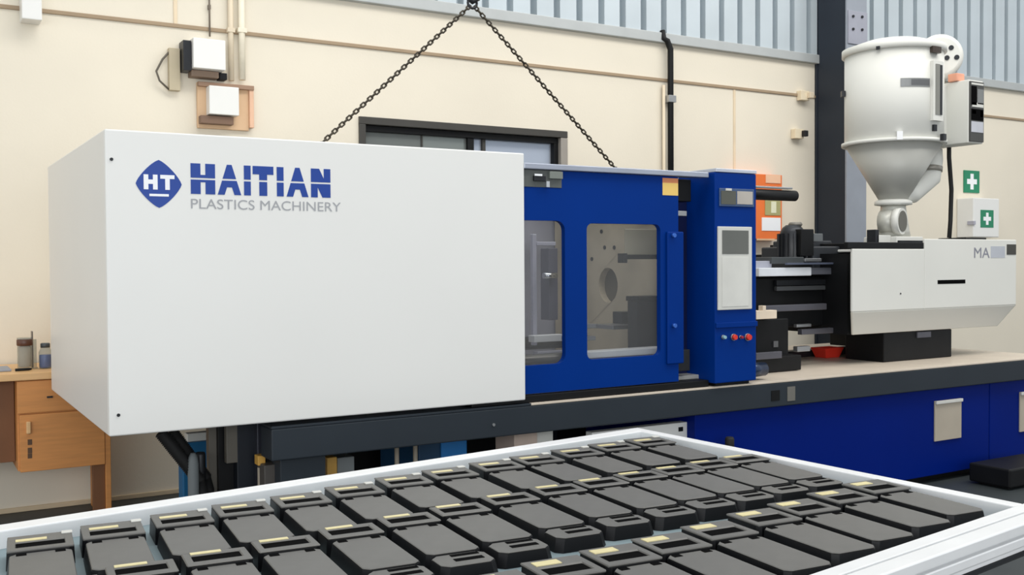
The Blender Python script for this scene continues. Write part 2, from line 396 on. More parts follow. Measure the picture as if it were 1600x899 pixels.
# safety door with two windows
DY0, DY1 = 4.408, 4.44
DZ0, DZ1 = 0.845, 1.992
DX1 = at(1060, 430, Y=DY0).x
xs_ = at(900, 430, Y=DY0).x
d = MB()
wLr = at(883, 430, Y=DY0).x; w2l = at(917, 430, Y=DY0).x; w2r = at(1032, 430, Y=DY0).x
wz1 = at(975, 350, Y=DY0).z; wz0 = at(975, 559, Y=DY0).z
d.frame_y(2.45, xs_, DZ0, DZ1, 2.52, wLr, wz0 - 0.01, wz1 + 0.01, 0.05, DY0, DY1)
d.frame_y(xs_, DX1, DZ0, DZ1, w2l, w2r, wz0, wz1, 0.035, DY0, DY1)
door = build('safety_door', d, M_blue, mc, label='royal blue sliding guard door with two tinted windows')
build('window_pane', box(2.50, wLr + 0.015, DY1 + 0.001, DY1 + 0.007, wz0 - 0.03, wz1 + 0.03), M_gl_door, door)
build('window_pane', box(w2l - 0.015, w2r + 0.015, DY1 + 0.001, DY1 + 0.007, wz0 - 0.02, wz1 + 0.02), M_gl_door, door)
# warning label
a, b = at(1035, 278, Y=DY0), at(1061, 306, Y=DY0); zm = a.z - (a.z - b.z) * .28
build('warning_label', box(a.x, min(b.x, DX1 - 0.002), DY0 - 0.002, DY0, b.z, zm), M_yellow, door, label='yellow warning label with orange header')
build('label_header', box(a.x, min(b.x, DX1 - 0.002), DY0 - 0.002, DY0, zm, a.z), mat('label_orange', (208, 132, 88), 0.5), door)
# sensor recess at the top left of the door
a, b = at(824, 268, Y=DY0), at(877, 294, Y=DY0)
build('latch_plate', box(2.6, b.x, DY0 - 0.004, DY0, b.z, DZ1), mat('latch_grey', (86, 90, 88), 0.5), door, 0.001)
build('latch_block', box(a.x + .03, a.x + .10, DY0 - 0.02, DY0 - 0.004, b.z + .03, DZ1 - .03), M_dark, door, 0.002)
build('latch_block', box(a.x + .125, a.x + .205, DY0 - 0.02, DY0 - 0.004, b.z + .045, DZ1 - .005), mat('latch_light', (120, 126, 120), 0.5), door, 0.002)
build('latch_pin', box(a.x + .03, a.x + .075, DY0 - 0.024, DY0 - 0.02, DZ1 - .032, DZ1 - .022), M_logow, door)
build('latch_pin', box(a.x + .1, a.x + .12, DY0 - 0.024, DY0 - 0.004, b.z, b.z + .03), M_chrome, door)
# pull strip along the closing edge, hinge bolts
ps0, ps1 = at(1043, 362, Y=4.392), at(1069, 568, Y=4.392)
build('door_pull', box(ps0.x, ps1.x, 4.392, DY0, ps1.z, ps0.z), M_blue, door, 0.006)
for px, py in ((1051, 368), (1052, 509)):
    q = at(px, py, Y=4.392); build('bolt', MB().tube([(q.x, 4.392, q.z), (q.x, 4.372, q.z)], 0.012, 10), mat('blue_bolt', (60, 110, 200), 0.25, 0.4), door)
# grey track over door and cabinet
tr_ = MB(); tr_.box(GX1 + 0.004, 3.95, 4.385, 4.46, DZ1 + 0.002, DZ1 + 0.032)
build('top_track', tr_, mat('pale_rail', (170, 176, 190), 0.35, 0.5), mc, 0.004)
# dark sill under the door
build('door_sill', box(GX1 - 0.3, 3.96, 4.40, 4.5, BZ + 0.001, DZ0 - 0.006), M_black, mc, 0.004)
# recess between door and cabinet
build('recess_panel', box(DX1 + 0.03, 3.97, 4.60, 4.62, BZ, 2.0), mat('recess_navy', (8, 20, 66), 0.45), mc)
build('recess_bracket', box(DX1 + 0.012, DX1 + 0.1, 4.45, 4.5, at(1050, 332, Y=4.45).z - .02, at(1050, 332, Y=4.45).z + .01), M_steel, mc, 0.003)
build('recess_bracket', box(DX1 + 0.012, DX1 + 0.12, 4.45, 4.56, at(1050, 565, Y=4.45).z - .06, at(1050, 548, Y=4.45).z), M_dark, mc, 0.003)
build('sensor_box', box(DX1 + 0.02, DX1 + 0.14, 4.46, 4.54, 1.86, 1.985), M_black, mc, 0.004)

# control cabinet
CX0, CX1, CY0, CY1, CZ1 = 3.972, 4.292, 4.36, 4.68, 2.025
cab = build('control_cabinet', box(CX0, CX1, CY0, CY1, BZ + 0.02, CZ1), M_blue, mc, 0.006, label='narrow blue control cabinet with keypad and screen')
build('cabinet_cap', box(CX0 + 0.006, CX1, CY0 - 0.004, CY1, CZ1 + 0.001, CZ1 + 0.022), mat('cap_silver', (196, 202, 214), 0.35, 0.4), cab, 0.003)
build('cabinet_foot', box(CX0 + 0.03, CX1 - 0.03, CY0 + 0.03, CY1 - 0.03, BZ + 0.001, BZ + 0.02), M_black, cab)
def onc(px, py): return at(px, py, Y=CY0)
a, b = onc(1120, 354), onc(1173, 483)
build('panel_bezel', box(a.x, b.x, CY0 - 0.012, CY0, b.z, a.z), M_keys, cab, 0.004)
a, b = onc(1126, 360), onc(1167, 397)
build('screen', box(a.x, b.x, CY0 - 0.015, CY0 - 0.012, b.z, a.z), M_screen, cab, 0.001, label='dark grey display screen')
a, b = onc(1126, 402), onc(1167, 478)
build('keypad', box(a.x, b.x, CY0 - 0.014, CY0 - 0.012, b.z, a.z), mat('keypad_face', (212, 212, 206), 0.5), cab)
a, b = onc(1123, 294), onc(1177, 324)
build('display_frame', box(a.x, b.x, CY0 - 0.008, CY0, b.z, a.z), mat('frame_blue_grey', (70, 92, 130), 0.35, 0.3), cab, 0.002)
a, b = onc(1125, 298), onc(1148, 320); build('display', box(a.x, b.x, CY0 - 0.011, CY0 - 0.008, b.z, a.z), mat('olive_display', (84, 86, 78), 0.4), cab)
a, b = onc(1150, 299), onc(1174, 320); build('nameplate', box(a.x, b.x, CY0 - 0.011, CY0 - 0.008, b.z, a.z), mat('nameplate_grey', (176, 170, 162), 0.5), cab)
a, b = onc(1132, 294.5), onc(1141, 298.5); build('display_tag', box(a.x, b.x, CY0 - 0.013, CY0 - 0.008, b.z, a.z), M_keys, cab)
a, b = onc(1114, 505), onc(1179, 510); build('drip_lip', box(CX0, CX1, CY0 - 0.012, CY0, b.z, a.z), M_blue, cab, 0.003)
for px, m, rr in ((1129, mat('button_pale', (140, 180, 190), 0.4), .011), (1145, M_red, .017), (1156, mat('button_dark_red', (150, 30, 50), 0.4), .009), (1167, M_red, .019)):
    q = onc(px, 527); o_ = build('push_button', MB().tube([(q.x, CY0, q.z), (q.x, CY0 - 0.010, q.z)], rr * 1.15, 16), M_steel, cab)
    o_2 = build('button_cap', MB().tube([(q.x, CY0 - 0.010, q.z), (q.x, CY0 - 0.026, q.z)], [rr, rr * .85], 16), m, cab)
# black boom behind the cabinet
a, b = at(1182, 304, Y=4.62), at(1242, 305, Y=4.62)
build('boom_tube', MB().tube([(CX1 - 0.1, 4.62, a.z), (b.x, 4.62, a.z)], 0.034, 16), M_black, mc, label='short black tube sticking out behind the cabinet')
build('boom_rail', box(CX1, b.x - 0.04, 4.6, 4.64, a.z + 0.04, a.z + 0.052), M_steel, mc, 0.002)

# bed and its front beam
BX0, BX1, BY0, BY1 = 1.395, 7.33, 4.385, 6.15
bed = build('bed_beam', box(BX0, BX1, BY0, BY0 + 0.16, 0.645, BZ - 0.012), M_slate, mc, 0.006, label='long slate grey front beam')
build('bed_beam', box(BX0, BX1, BY1 - 0.16, BY1, 0.645, BZ - 0.012), M_slate, mc, 0.006)
build('bed_end', box(BX1 - 0.12, BX1 - 0.002, BY0 + 0.16, BY1 - 0.16, 0.645, BZ - 0.012), M_slate, mc)
build('bed_top', box(2.75, BX1, BY0 - 0.001, BY1, BZ - 0.0115, BZ), M_bedtop, mc, 0.002)
build('bed_top', box(BX0, 2.749, BY0 - 0.001, BY1, BZ - 0.0115, BZ), M_slate, mc, 0.002)  # slate tone here stands for the dark gap under the guard
a = at(1205, 611, Y=BY0); b = at(1218, 626, Y=BY0); build('bed_socket', box(a.x, b.x, BY0 - 0.003, BY0, b.z, a.z), M_black, bed)
a = at(1230, 605, Y=BY0); b = at(1242, 626, Y=BY0); build('bed_tag', box(a.x, b.x, BY0 - 0.003, BY0, b.z, a.z), mat('tag_grey', (110, 108, 102), 0.5), bed)
q = at(771, 664, Y=BY0); build('bolt', MB().tube([(q.x, BY0, q.z), (q.x, BY0 - 0.006, q.z)], 0.008, 8), M_steel, bed)
# blue base cabinet on the right
KX0 = at(1086, 655, Y=4.43).x; KS = at(1546, 660, Y=4.43).x
base = build('base_cabinet', box(KX0, KS - 0.004, 4.43, 6.1, 0.05, 0.643), M_navy, mc, 0.006, label='deep blue base cabinet under the bed')
build('base_cabinet', box(KS + 0.004, BX1 - 0.02, 4.43, 6.1, 0.05, 0.643), M_navy, mc, 0.006)
build('base_plinth', box(KX0 + 0.05, BX1 - 0.06, 4.50, 6.0, 0.002, 0.05), M_black, mc)
for p0, p1 in (((1459, 627), (1500, 684)), ((1592, 613), (1640, 668))):
    a, b = at(*p0, Y=4.43), at(*p1, Y=4.43)
    hh = build('handle_plate', box(a.x, b.x, 4.418, 4.43, b.z, a.z), M_beige, base, 0.003, label='grey beige flush handle plate')
    build('handle_lip', box(a.x, b.x, 4.405, 4.418, a.z - 0.022, a.z), M_keys, base, 0.003)
q = at(1140, 690, Y=4.3)
build('valve_knob', MB().tube([(q.x, 4.43, q.z - .05), (q.x, 4.31, q.z - .05)], 0.02, 12).tube([(q.x, 4.30, q.z - 0.10), (q.x, 4.30, q.z + 0.015), (q.x, 4.30, q.z + .025)], [.026, .026, .02], 16), M_rubber, base)

# under the guard: frame posts, hoses, boxes
dk = mat('blue_black_steel', (24, 30, 40), 0.45, 0.2, var=0.15)
def under(name, p0, p1, Y, dy, m, bv=0.003, z0=None, par=mc):
    a, b = at(*p0, Y=Y), at(*p1, Y=Y)
    return build(name, box(a.x, b.x, Y, Y + dy, b.z if z0 is None else z0, a.z), m, par, bv)
GB = GZ0 - 0.004
a = at(326, 676, Y=4.75); b = at(341, 700, Y=4.75); build('frame_plate', box(a.x, b.x, 4.75, 4.80, 0.03, GB), mat('taupe_plate', (98, 94, 86), 0.5), mc, 0.003)
a = at(341, 700, Y=4.72); b = at(370, 700, Y=4.72); build('frame_plate', box(a.x, b.x, 4.72, 4.76, 0.03, GB), M_black, mc, 0.003)
a = at(352, 690, Y=4.68); b = at(370, 722, Y=4.68); build('frame_plate', box(a.x, b.x, 4.66, 4.70, b.z, GB), mat('taupe_plate', (98, 94, 86), 0.5), mc, 0.003)
a = at(370, 690, Y=4.66); b = at(403, 722, Y=4.66); build('frame_post', box(a.x, b.x, 4.66, 4.80, 0.0, GB), dk, mc, 0.004)
a = at(404, 690, Y=4.6); b = at(421, 722, Y=4.6); build('frame_post', box(a.x, b.x, 4.62, 4.75, 0.0, GB), mat('steel_blue_grey', (58, 60, 70), 0.4, 0.4), mc, 0.004)
build('shade_sheet', box(1.5, KX0 - 0.01, 5.5, 5.53, 0.1, 0.64), M_black, mc)  # black sheet added to keep the recess under the beam dark
build('frame_post', box(3.3, 3.45, 5.2, 5.4, 0.0, 0.642), dk, mc, 0.004)
a = at(401, 712, Y=4.58); b = at(413, 726, Y=4.58); build('yellow_fitting', box(a.x, b.x, 4.56, 4.615, b.z, a.z), mat('amber_fitting', (220, 170, 80), 0.5), mc, 0.003)
a = at(402, 730, Y=4.6); b = at(411, 760, Y=4.6); build('white_pipe', MB().tube([((a.x + b.x) / 2, 4.585, 0.02), ((a.x + b.x) / 2, 4.585, a.z)], 0.017, 10), M_beige, mc)
a = at(413, 728, Y=4.5); b = at(437, 752, Y=4.5); build('junction_box', box(a.x, b.x, 4.5, 4.6, b.z - .05, a.z), mat('taupe_plate2', (84, 80, 76), 0.5), mc, 0.004)
a = at(511, 716, Y=4.7); b = at(527, 745, Y=4.7); build('amber_block', box(a.x, b.x, 4.7, 4.8, b.z - .05, a.z), mat('amber_fitting2', (228, 178, 88), 0.5), mc, 0.004)
a = at(527, 710, Y=4.72); b = at(554, 740, Y=4.72); build('grey_valve', box(a.x, b.x, 4.72, 4.85, b.z - .05, a.z - .02), mat('grey_valve', (138, 144, 146), 0.5), mc, 0.004)
a = at(438, 730, Y=4.42); b = at(509, 730, Y=4.42); build('frame_post', box(a.x, b.x, 4.42, 4.54, 0.0, 0.644), M_slate, mc, 0.004)
for px in (620, 649):
    a = at(px, 715, Y=4.7); build('white_pipe', MB().tube([(a.x, 4.7, 0.02), (a.x, 4.7, 0.643)], 0.012, 10), M_beige, mc)
a = at(654, 690, Y=4.8); m_ = at(688, 690, Y=4.8); b = at(729, 690, Y=4.8); build('oil_tank', box(a.x, b.x, 4.8, 5.3, 0.05, 0.60), mat('dark_teal', (10, 58, 92), 0.5), mc, 0.006)
build('tank_plate', box(m_.x, b.x - .004, 4.79, 4.80, 0.2, 0.595), mat('bright_blue_plate', (24, 118, 190), 0.45), mc, 0.002)
a = at(796, 690, Y=4.6); b = at(832, 690, Y=4.6); build('terminal_box', box(a.x, b.x, 4.55, 4.75, 0.3, 0.628), mat('flesh_box', (206, 186, 172), 0.5), mc, 0.004)
a = at(832, 690, Y=4.6); b = at(858, 690, Y=4.6); build('terminal_box', box(a.x, b.x, 4.56, 4.72, 0.3, 0.634), M_cream, mc, 0.004)
a = at(925, 690, Y=4.5); b = at(1076, 690, Y=4.5); wp = build('white_cover_plate', box(a.x, b.x, 4.5, 4.56, 0.3, at(1000, 668, Y=4.5).z), M_white, mc, 0.004)
a = at(1060, 668, Y=4.5); b = at(1067, 674, Y=4.5); build('plate_hole', box(a.x, b.x, 4.498, 4.5, b.z, a.z), M_black, wp)
# hoses hanging from the guard
for k, (x0, x1) in enumerate((((251, 676), (312, 752)), ((268, 674), (322, 748)))):
    Yh = 4.62 + 0.1 * k
    p0, p1 = at(*x0, Y=Yh), at(*x1, Y=Yh)
    pts_ = []; rs = []
    for j in range(61):
        t_ = j / 60; p = p0.lerp(p1, t_); pts_.append(p); rs.append(0.030 if j % 2 else 0.023)
    pts_.append(p1 + Vector((0.01, 0, -0.05))); rs.append(0.026); pts_.append(Vector((p1.x + 0.02, Yh, 0.05))); rs.append(0.026)
    build('corrugated_hose', MB().tube(pts_, rs, 12), M_rubber, mc)
q = at(306, 718, Y=4.55)
build('filter_can', MB().lathe(q.x, 4.6, [(0.022, 0.2), (0.024, 0.22), (0.024, q.z - .03), (0.02, q.z), (0.01, q.z + 0.02)], 16), mat('dull_can', (104, 110, 112), 0.6), mc)
q = at(318, 714, Y=4.62)
build('filter_can', MB().lathe(q.x, 4.68, [(0.024, 0.2), (0.024, q.z), (0.02, q.z + 0.01)], 16), M_dark, mc)
a, b = at(278, 689, Y=5.6), at(328, 720, Y=5.6)
build('oil_tank', box(a.x, b.x + .1, 5.5, 5.6, 0.1, a.z), mat('tank_teal', (18, 100, 148), 0.5), mc, 0.006)
build('tank_lid', box(a.x + .03, b.x + .1, 5.52, 5.58, a.z + .001, at(300, 674, Y=5.6).z), M_cream, mc, 0.004)

# inside behind the door: platens, tie bars, mould
PX = 4.0
pz1 = 2.0
q = at(950, 446, X=PX); hy, hz = q.y, q.z
pm = MB(); k = 28; ry, rz_ = 0.105, 0.115
OC = [(6.05, pz1), (4.70, pz1), (4.70, 0.82), (6.05, 0.82)]
vs = []; 
for x in (PX, PX + 0.15):
    vs += [(x, hy + ry * math.cos(2 * math.pi * j / k + math.pi / 4), hz + rz_ * math.sin(2 * math.pi * j / k + math.pi / 4)) for j in range(k)]
    vs += [(x, y, z) for y, z in OC]
fs = []
for s_ in (0, 1):
    o0 = s_ * (k + 4)
    for j in range(k):
        ci, cj = j // (k // 4), ((j + 1) // (k // 4)) % 4
        ci2, cj2 = ci, cj
        fs.append((o0 + j, o0 + (j + 1) % k, o0 + k + (ci2 + 1) % 4))
        if ci != cj: fs.append((o0 + (j + 1) % k, o0 + k + (cj2 + 1) % 4, o0 + k + (ci2 + 1) % 4))
for j in range(k): fs.append((j, (j + 1) % k, k + 4 + (j + 1) % k, k + 4 + j))
for j in range(4): fs.append((k + j, k + (j + 1) % 4, 2 * k + 4 + (j + 1) % 4, 2 * k + 4 + j))
plat = build('fixed_platen', pm.add(vs, fs), M_platen, mc, label='taupe steel platen with a round hole')
build('locating_ring', MB().tube([(PX + 0.05, hy, hz), (PX + 0.14, hy, hz)], 0.13, 24), mat('taupe_dark', (100, 94, 82), 0.6), mc)
for (px, py) in ((940, 362), (945, 387), (992, 385), (960, 387), (925, 405)):
    q = at(px, py, X=PX); build('platen_hole', MB().tube([(PX, q.y, q.z), (PX - 0.004, q.y, q.z)], 0.014, 10), M_dark, plat)
zt1, zt2 = 1.86, 0.97
for y, z in ((5.0, zt1), (5.85, zt1), (5.0, zt2 - .03), (5.85, zt2)):
    build('tie_bar', MB().tube([(2.75, y, z), (PX - 0.001, y, z)], 0.045, 16), mat('tie_bar_steel', (90, 88, 84), 0.3, 0.7), mc)
build('moving_platen', box(2.62, 2.82, 4.70, 6.05, 0.83, 1.95), M_greyp, mc, 0.01)
build('rear_panel', box(2.8, 4.3, 6.08, 6.10, 0.82, 1.98), M_greyp, mc)
build('inner_floor', box(2.75, 3.98, 4.50, 6.05, BZ + 0.002, BZ + 0.06), mat('galvanised_floor', (176, 176, 172), 0.4, 0.2), mc, 0.004)
q0, q1 = at(996, 467, Y=4.85), at(1040, 546, Y=4.85); build('mould_half', box(q0.x, q1.x, 4.85, 4.95, q1.z, q0.z), M_dark, mc, 0.006)
q0, q1 = at(1003, 466, Y=4.84), at(1036, 470, Y=4.84); build('mould_cap', box(q0.x - .03, q1.x, 4.83, 4.96, q1.z, q0.z + .01), M_black, mc, 0.003)
q0, q1 = at(917, 548, Y=4.52), at(1031, 556, Y=4.52); build('drip_tray', box(q0.x - .05, q1.x + .05, 4.52, 4.62, at(975, 557, Y=4.52).z, at(975, 547, Y=4.52).z), M_alu, mc, 0.003)
q0, q1 = at(917, 507, Y=4.9), at(932, 513, Y=4.9); build('slide_block', box(q0.x - .1, q1.x, 4.9, 5.0, q1.z, q0.z), M_steel, mc, 0.003)
q0, q1 = at(917, 526, Y=4.88), at(931, 532, Y=4.88); build('slide_block', box(q0.x - .1, q1.x, 4.88, 5.0, q1.z, q0.z), M_steel, mc, 0.003)
q0, q1 = at(958, 509, Y=5.0), at(990, 514, Y=5.0); build('ejector_shelf', box(q0.x, q1.x, 5.0, 5.2, q1.z, q0.z), M_steel, mc, 0.003)
q0, q1 = at(972, 488, Y=5.1), at(995, 509, Y=5.1); build('ejector_box', box(q0.x, q1.x, 5.1, 5.2, q1.z, q0.z), M_dark, mc, 0.004)
q0, q1 = at(976, 398, Y=4.72), at(1045, 405, Y=4.72); build('guide_bar', box(q0.x, q1.x, 4.72, 4.76, q1.z, q0.z), M_black, mc, 0.003)
q0, q1 = at(973, 396, Y=4.72), at(979, 411, Y=4.72); build('guide_bar_end', box(q0.x, q1.x, 4.71, 4.77, q1.z, q0.z), M_dark, mc, 0.003)
q0, q1 = at(977, 358, Y=4.80), at(1045, 399, Y=4.80); build('heat_shield', box(q0.x, q1.x, 4.80, 4.81, q1.z, q0.z), mat('shield_olive', (178, 172, 150), 0.5), mc, 0.003)
q0, q1 = at(836, 366, Y=5.3), at(836, 540, Y=5.3)
build('guide_rod', box(q0.x - .018, q0.x + .012, 5.3, 5.33, q1.z, q0.z), mat('rod_grey', (186, 186, 200), 0.4), mc, 0.004)
q0, q1 = at(838, 378, Y=5.3), at(868, 384, Y=5.3); build('guide_arm', box(q0.x, q1.x, 5.295, 5.33, q1.z, q0.z), mat('rod_grey', (186, 186, 200), 0.4), mc, 0.003)
q0, q1 = at(835, 525, Y=5.2), at(882, 533, Y=5.2); build('guide_arm', box(q0.x, q1.x, 5.2, 5.27, q1.z, q0.z), M_alu, mc, 0.003)
q0, q1 = at(857, 388, Y=5.6), at(872, 500, Y=5.6); build('inner_post', box(q0.x, q1.x, 5.6, 5.7, q1.z, q0.z), mat('post_grey', (92, 92, 106), 0.5), mc, 0.004)
q0 = at(862, 431, Y=5.55); build('inner_fitting', MB().tube([(q0.x - .05, 5.57, q0.z), (q0.x + .05, 5.57, q0.z)], 0.02, 10), M_chrome, mc)
q0, q1 = at(840, 550, Y=5.2), at(881, 558, Y=5.2); build('guide_arm', box(q0.x, q1.x, 5.2, 5.25, q1.z, q0.z), M_greyp, mc, 0.003)

# injection unit: carriage, barrel, motor, rails
IY = 5.0
def inj(name, p0, p1, Y, dy, m, bv=0.004, label=None):
    a, b = at(*p0, Y=Y), at(*p1, Y=Y); return build(name, box(a.x, b.x, Y, Y + dy, b.z, a.z), m, mc, bv, label=label)
a, b = at(1300, 432, Y=IY), at(1340, 520, Y=IY)
build('injection_housing', box(4.62, 5.72, IY, 5.6, 1.06, at(1260, 433, Y=IY).z), M_black, mc, 0.01, label='black injection housing between cabinet and white cover')
build('barrel', MB().tube([(4.16, 5.25, 1.28), (4.7, 5.25, 1.28)], 0.10, 20), M_dark, mc)
inj('housing_rib', (1214, 438), (1300, 445), IY - 0.03, 0.028, M_dark)
inj('housing_rib', (1214, 448), (1290, 453), IY - 0.03, 0.028, mat('rib_grey', (70, 72, 74), 0.4))
inj('linear_rail', (1196, 478), (1292, 484), 4.85, 0.04, mat('rail_dull', (98, 98, 106), 0.35, 0.5))
inj('linear_rail', (1253, 515), (1314, 520), 4.9, 0.04, mat('rail_dull', (98, 98, 106), 0.35, 0.5))
inj('linear_rail', (1245, 507), (1268, 511), 4.92, 0.03, M_steel)
inj('top_plate', (1186, 419), (1268, 431), 4.92, 0.4, mat('bright_plate', (226, 230, 236), 0.25, 0.2))
inj('top_plate', (1180, 408), (1206, 424), 5.0, 0.3, mat('grey_plate_small', (160, 162, 174), 0.4))
inj('top_plate', (1268, 419), (1300, 429), 4.92, 0.4, mat('slate_plate', (82, 84, 92), 0.4))
inj('housing_edge', (1230, 411), (1330, 413), 4.9, 0.02, mat('edge_blue_grey', (96, 104, 124), 0.35, 0.4), 0.001)
inj('upper_housing', (1270, 385), (1332, 425), 5.02, 0.5, mat('graphite_housing', (44, 47, 52), 0.45), 0.01)
inj('upper_housing', (1255, 376), (1300, 412), 5.2, 0.3, mat('graphite_housing', (44, 47, 52), 0.45), 0.01)
# motor
q = at(1238, 385, Y=5.12); q2 = at(1238, 352, Y=5.12)
zm0 = at(1238, 412, Y=5.12).z
motor = build('motor', MB().lathe(q.x, 5.12, [(0.10, zm0), (0.10, zm0 + 0.03), (0.085, zm0 + 0.035), (0.085, q2.z - 0.05), (0.07, q2.z - 0.02), (0.045, q2.z)], 20), M_dark, mc, label='dark vertical drive motor with cooling fins')
for j in range(14):
    a_ = 2 * math.pi * j / 14; ca, sa = math.cos(a_), math.sin(a_)
    fm = MB(); r0, r1, w_ = 0.08, 0.105, 0.004
    for_ = [(q.x + ca * r - sa * s_ * w_, 5.12 + sa * r + ca * s_ * w_) for r, s_ in ((r0, -1), (r1, -1), (r1, 1), (r0, 1))]
    fm.prism(for_, 'z', zm0 + 0.04, q2.z - 0.06); build('cooling_fin', fm, M_dark, motor)
build('motor_cap', MB().lathe(q.x + 0.03, 5.12, [(0.04, q2.z - 0.01), (0.05, q2.z + .005), (0.04, q2.z + 0.02)], 16), mat('cap_taupe', (120, 116, 108), 0.4, 0.3), motor)
inj('terminal_block', (1252, 358), (1272, 400), 5.0, 0.12, M_black, 0.006)
inj('terminal_block', (1268, 365), (1286, 378), 5.05, 0.1, mat('block_grey', (92, 96, 98), 0.4), 0.004)
inj('motor_flange', (1206, 402), (1256, 412), 4.98, 0.3, mat('flange_steel', (86, 90, 92), 0.35, 0.5), 0.003)
inj('motor_flange', (1258, 404), (1284, 409), 4.97, 0.1, M_steel, 0.003)
# lower carriage
inj('carriage', (1182, 500), (1232, 572), 4.82, 0.6, M_black, 0.006)
inj('carriage_foot', (1182, 560), (1252, 578), 4.72, 0.5, M_black, 0.004)
inj('bracket_plate', (1182, 486), (1214, 498), 4.75, 0.06, mat('warm_bracket', (226, 210, 188), 0.5), 0.003)
inj('bracket_plate', (1192, 478), (1197, 486), 4.75, 0.04, mat('warm_bracket', (226, 210, 188), 0.5), 0.002)
inj('carriage_lever', (1246, 542), (1266, 549), 4.9, 0.04, M_steel, 0.003)
inj('carriage_lever', (1182, 552), (1222, 560), 4.70, 0.03, mat('rail_dull', (98, 98, 106), 0.35, 0.5), 0.003)
a = at(1212, 538, Y=4.815); build('maker_plate', box(a.x - .02, a.x + .02, 4.812, 4.82, a.z - .02, a.z + .02), mat('dull_plate', (90, 90, 92), 0.5), mc)
a, b = at(1196, 572, Y=4.55), at(1205, 588, Y=4.55)
build('guide_nozzle', MB().tube([(CX1 + 0.005, 4.50, BZ + 0.062), (CX1 + 0.20, 4.50, BZ + 0.062)], [0.05, 0.042], 16), mat('blue_steel', (46, 60, 86), 0.25, 0.5), mc)

# white cover on the injection end
VY0 = 4.65
c0 = at(1332, 400, Y=VY0).x; cfold = at(1400, 485, Y=VY0).z; cbot = at(1400, 520, Y=VY0 + 0.08).z
cst = at(1445, 380, Y=VY0).x; cR = at(1588, 430, Y=VY0).x
ctl = at(1345, 389, Y=VY0).z; ctr = at(1500, 374, Y=VY0).z; cRb = at(1562, 513, Y=VY0 + .08).x
cLb = at(1333, 524, Y=VY0 + .1).x
cov = MB()
cov.box(c0, cst, VY0, VY0 + .02, cfold, ctl); cov.box(cst, cR, VY0, VY0 + .02, cfold, ctr)
cxm = 6.95
cov.box(c0 + .28, cxm, VY0 + .02, 5.7, ctl - .02, ctl); cov.box(cxm, cR, VY0 + .02, 5.7, ctr - .02, ctr); cov.box(cxm, cxm + .02, VY0 + .02, 5.7, ctl, ctr - .02)
cov.box(cR - .02, cR, VY0 + .02, 5.7, cfold, ctr - .02)
cov.add([(c0, VY0, cfold), (cR, VY0, cfold), (cR, VY0 + .02, cfold), (c0, VY0 + .02, cfold), (cLb, VY0 + .1, cbot), (cRb, VY0 + .1, cbot), (cRb, VY0 + .12, cbot), (cLb, VY0 + .12, cbot)],
        [(0, 1, 5, 4), (1, 2, 6, 5), (2, 3, 7, 6), (3, 0, 4, 7), (4, 5, 6, 7), (0, 1, 2, 3)])
cov.add([(cR, VY0, cfold), (cR, 5.7, cfold), (cRb, 5.6, cbot), (cRb, VY0 + .1, cbot), (cR - .02, VY0, cfold), (cR - .02, 5.7, cfold), (cRb - .02, 5.6, cbot), (cRb - .02, VY0 + .1, cbot)],
        [(0, 1, 2, 3), (4, 5, 6, 7), (0, 1, 5, 4), (2, 3, 7, 6)])
build('inner_body', box(c0 + .10, cRb - .05, VY0 + .13, 5.68, cbot, ctl - .03), M_black, mc)
cover = build('injection_cover', cov, M_cream, mc, 0.006, label='white injection cover with chamfered underside')
a, b = at(1465, 438, Y=VY0), at(1508, 443, Y=VY0)
build('grip_slot', box(a.x, b.x, VY0 - 0.002, VY0, b.z, a.z), M_slot, cover)
a, b = at(1522, 387, Y=VY0), at(1546, 403, Y=VY0)
for m_ in text_mesh('MA', a.x, b.x, b.z, a.z, VY0 - 0.0015): build('letter', m_, mat('text_grey', (128, 130, 142), 0.5), cover)
a, b = at(1548, 385, Y=VY0), at(1570, 403, Y=VY0); build('print_patch', box(a.x, b.x, VY0 - 0.0015, VY0, b.z, a.z), mat('patch_grey', (178, 182, 190), 0.5), cover)
a, b = at(1573, 382, Y=VY0), at(1587, 398, Y=VY0); build('black_badge', box(a.x, b.x, VY0 - 0.004, VY0, b.z, a.z), mat('badge_black', (56, 54, 48), 0.4), cover, 0.001)
q = at(1407, 459, Y=VY0); build('screw', MB().tube([(q.x, VY0, q.z), (q.x, VY0 - .003, q.z)], .006, 8), M_dark, cover)
build('hopper_plate', box(c0 - 0.04, cst - .004, VY0 + 0.005, VY0 + .04, ctl + 0.002, ctl + 0.045), M_black, mc, 0.004)
build('hopper_plate', box(c0 + 0.3, 6.8, VY0 + 0.041, 5.7, ctl + 0.002, ctl + 0.045), M_black, mc, 0.004)
lp = at(1443, 368, Y=5.0); rp = at(1536, 368, Y=5.0)
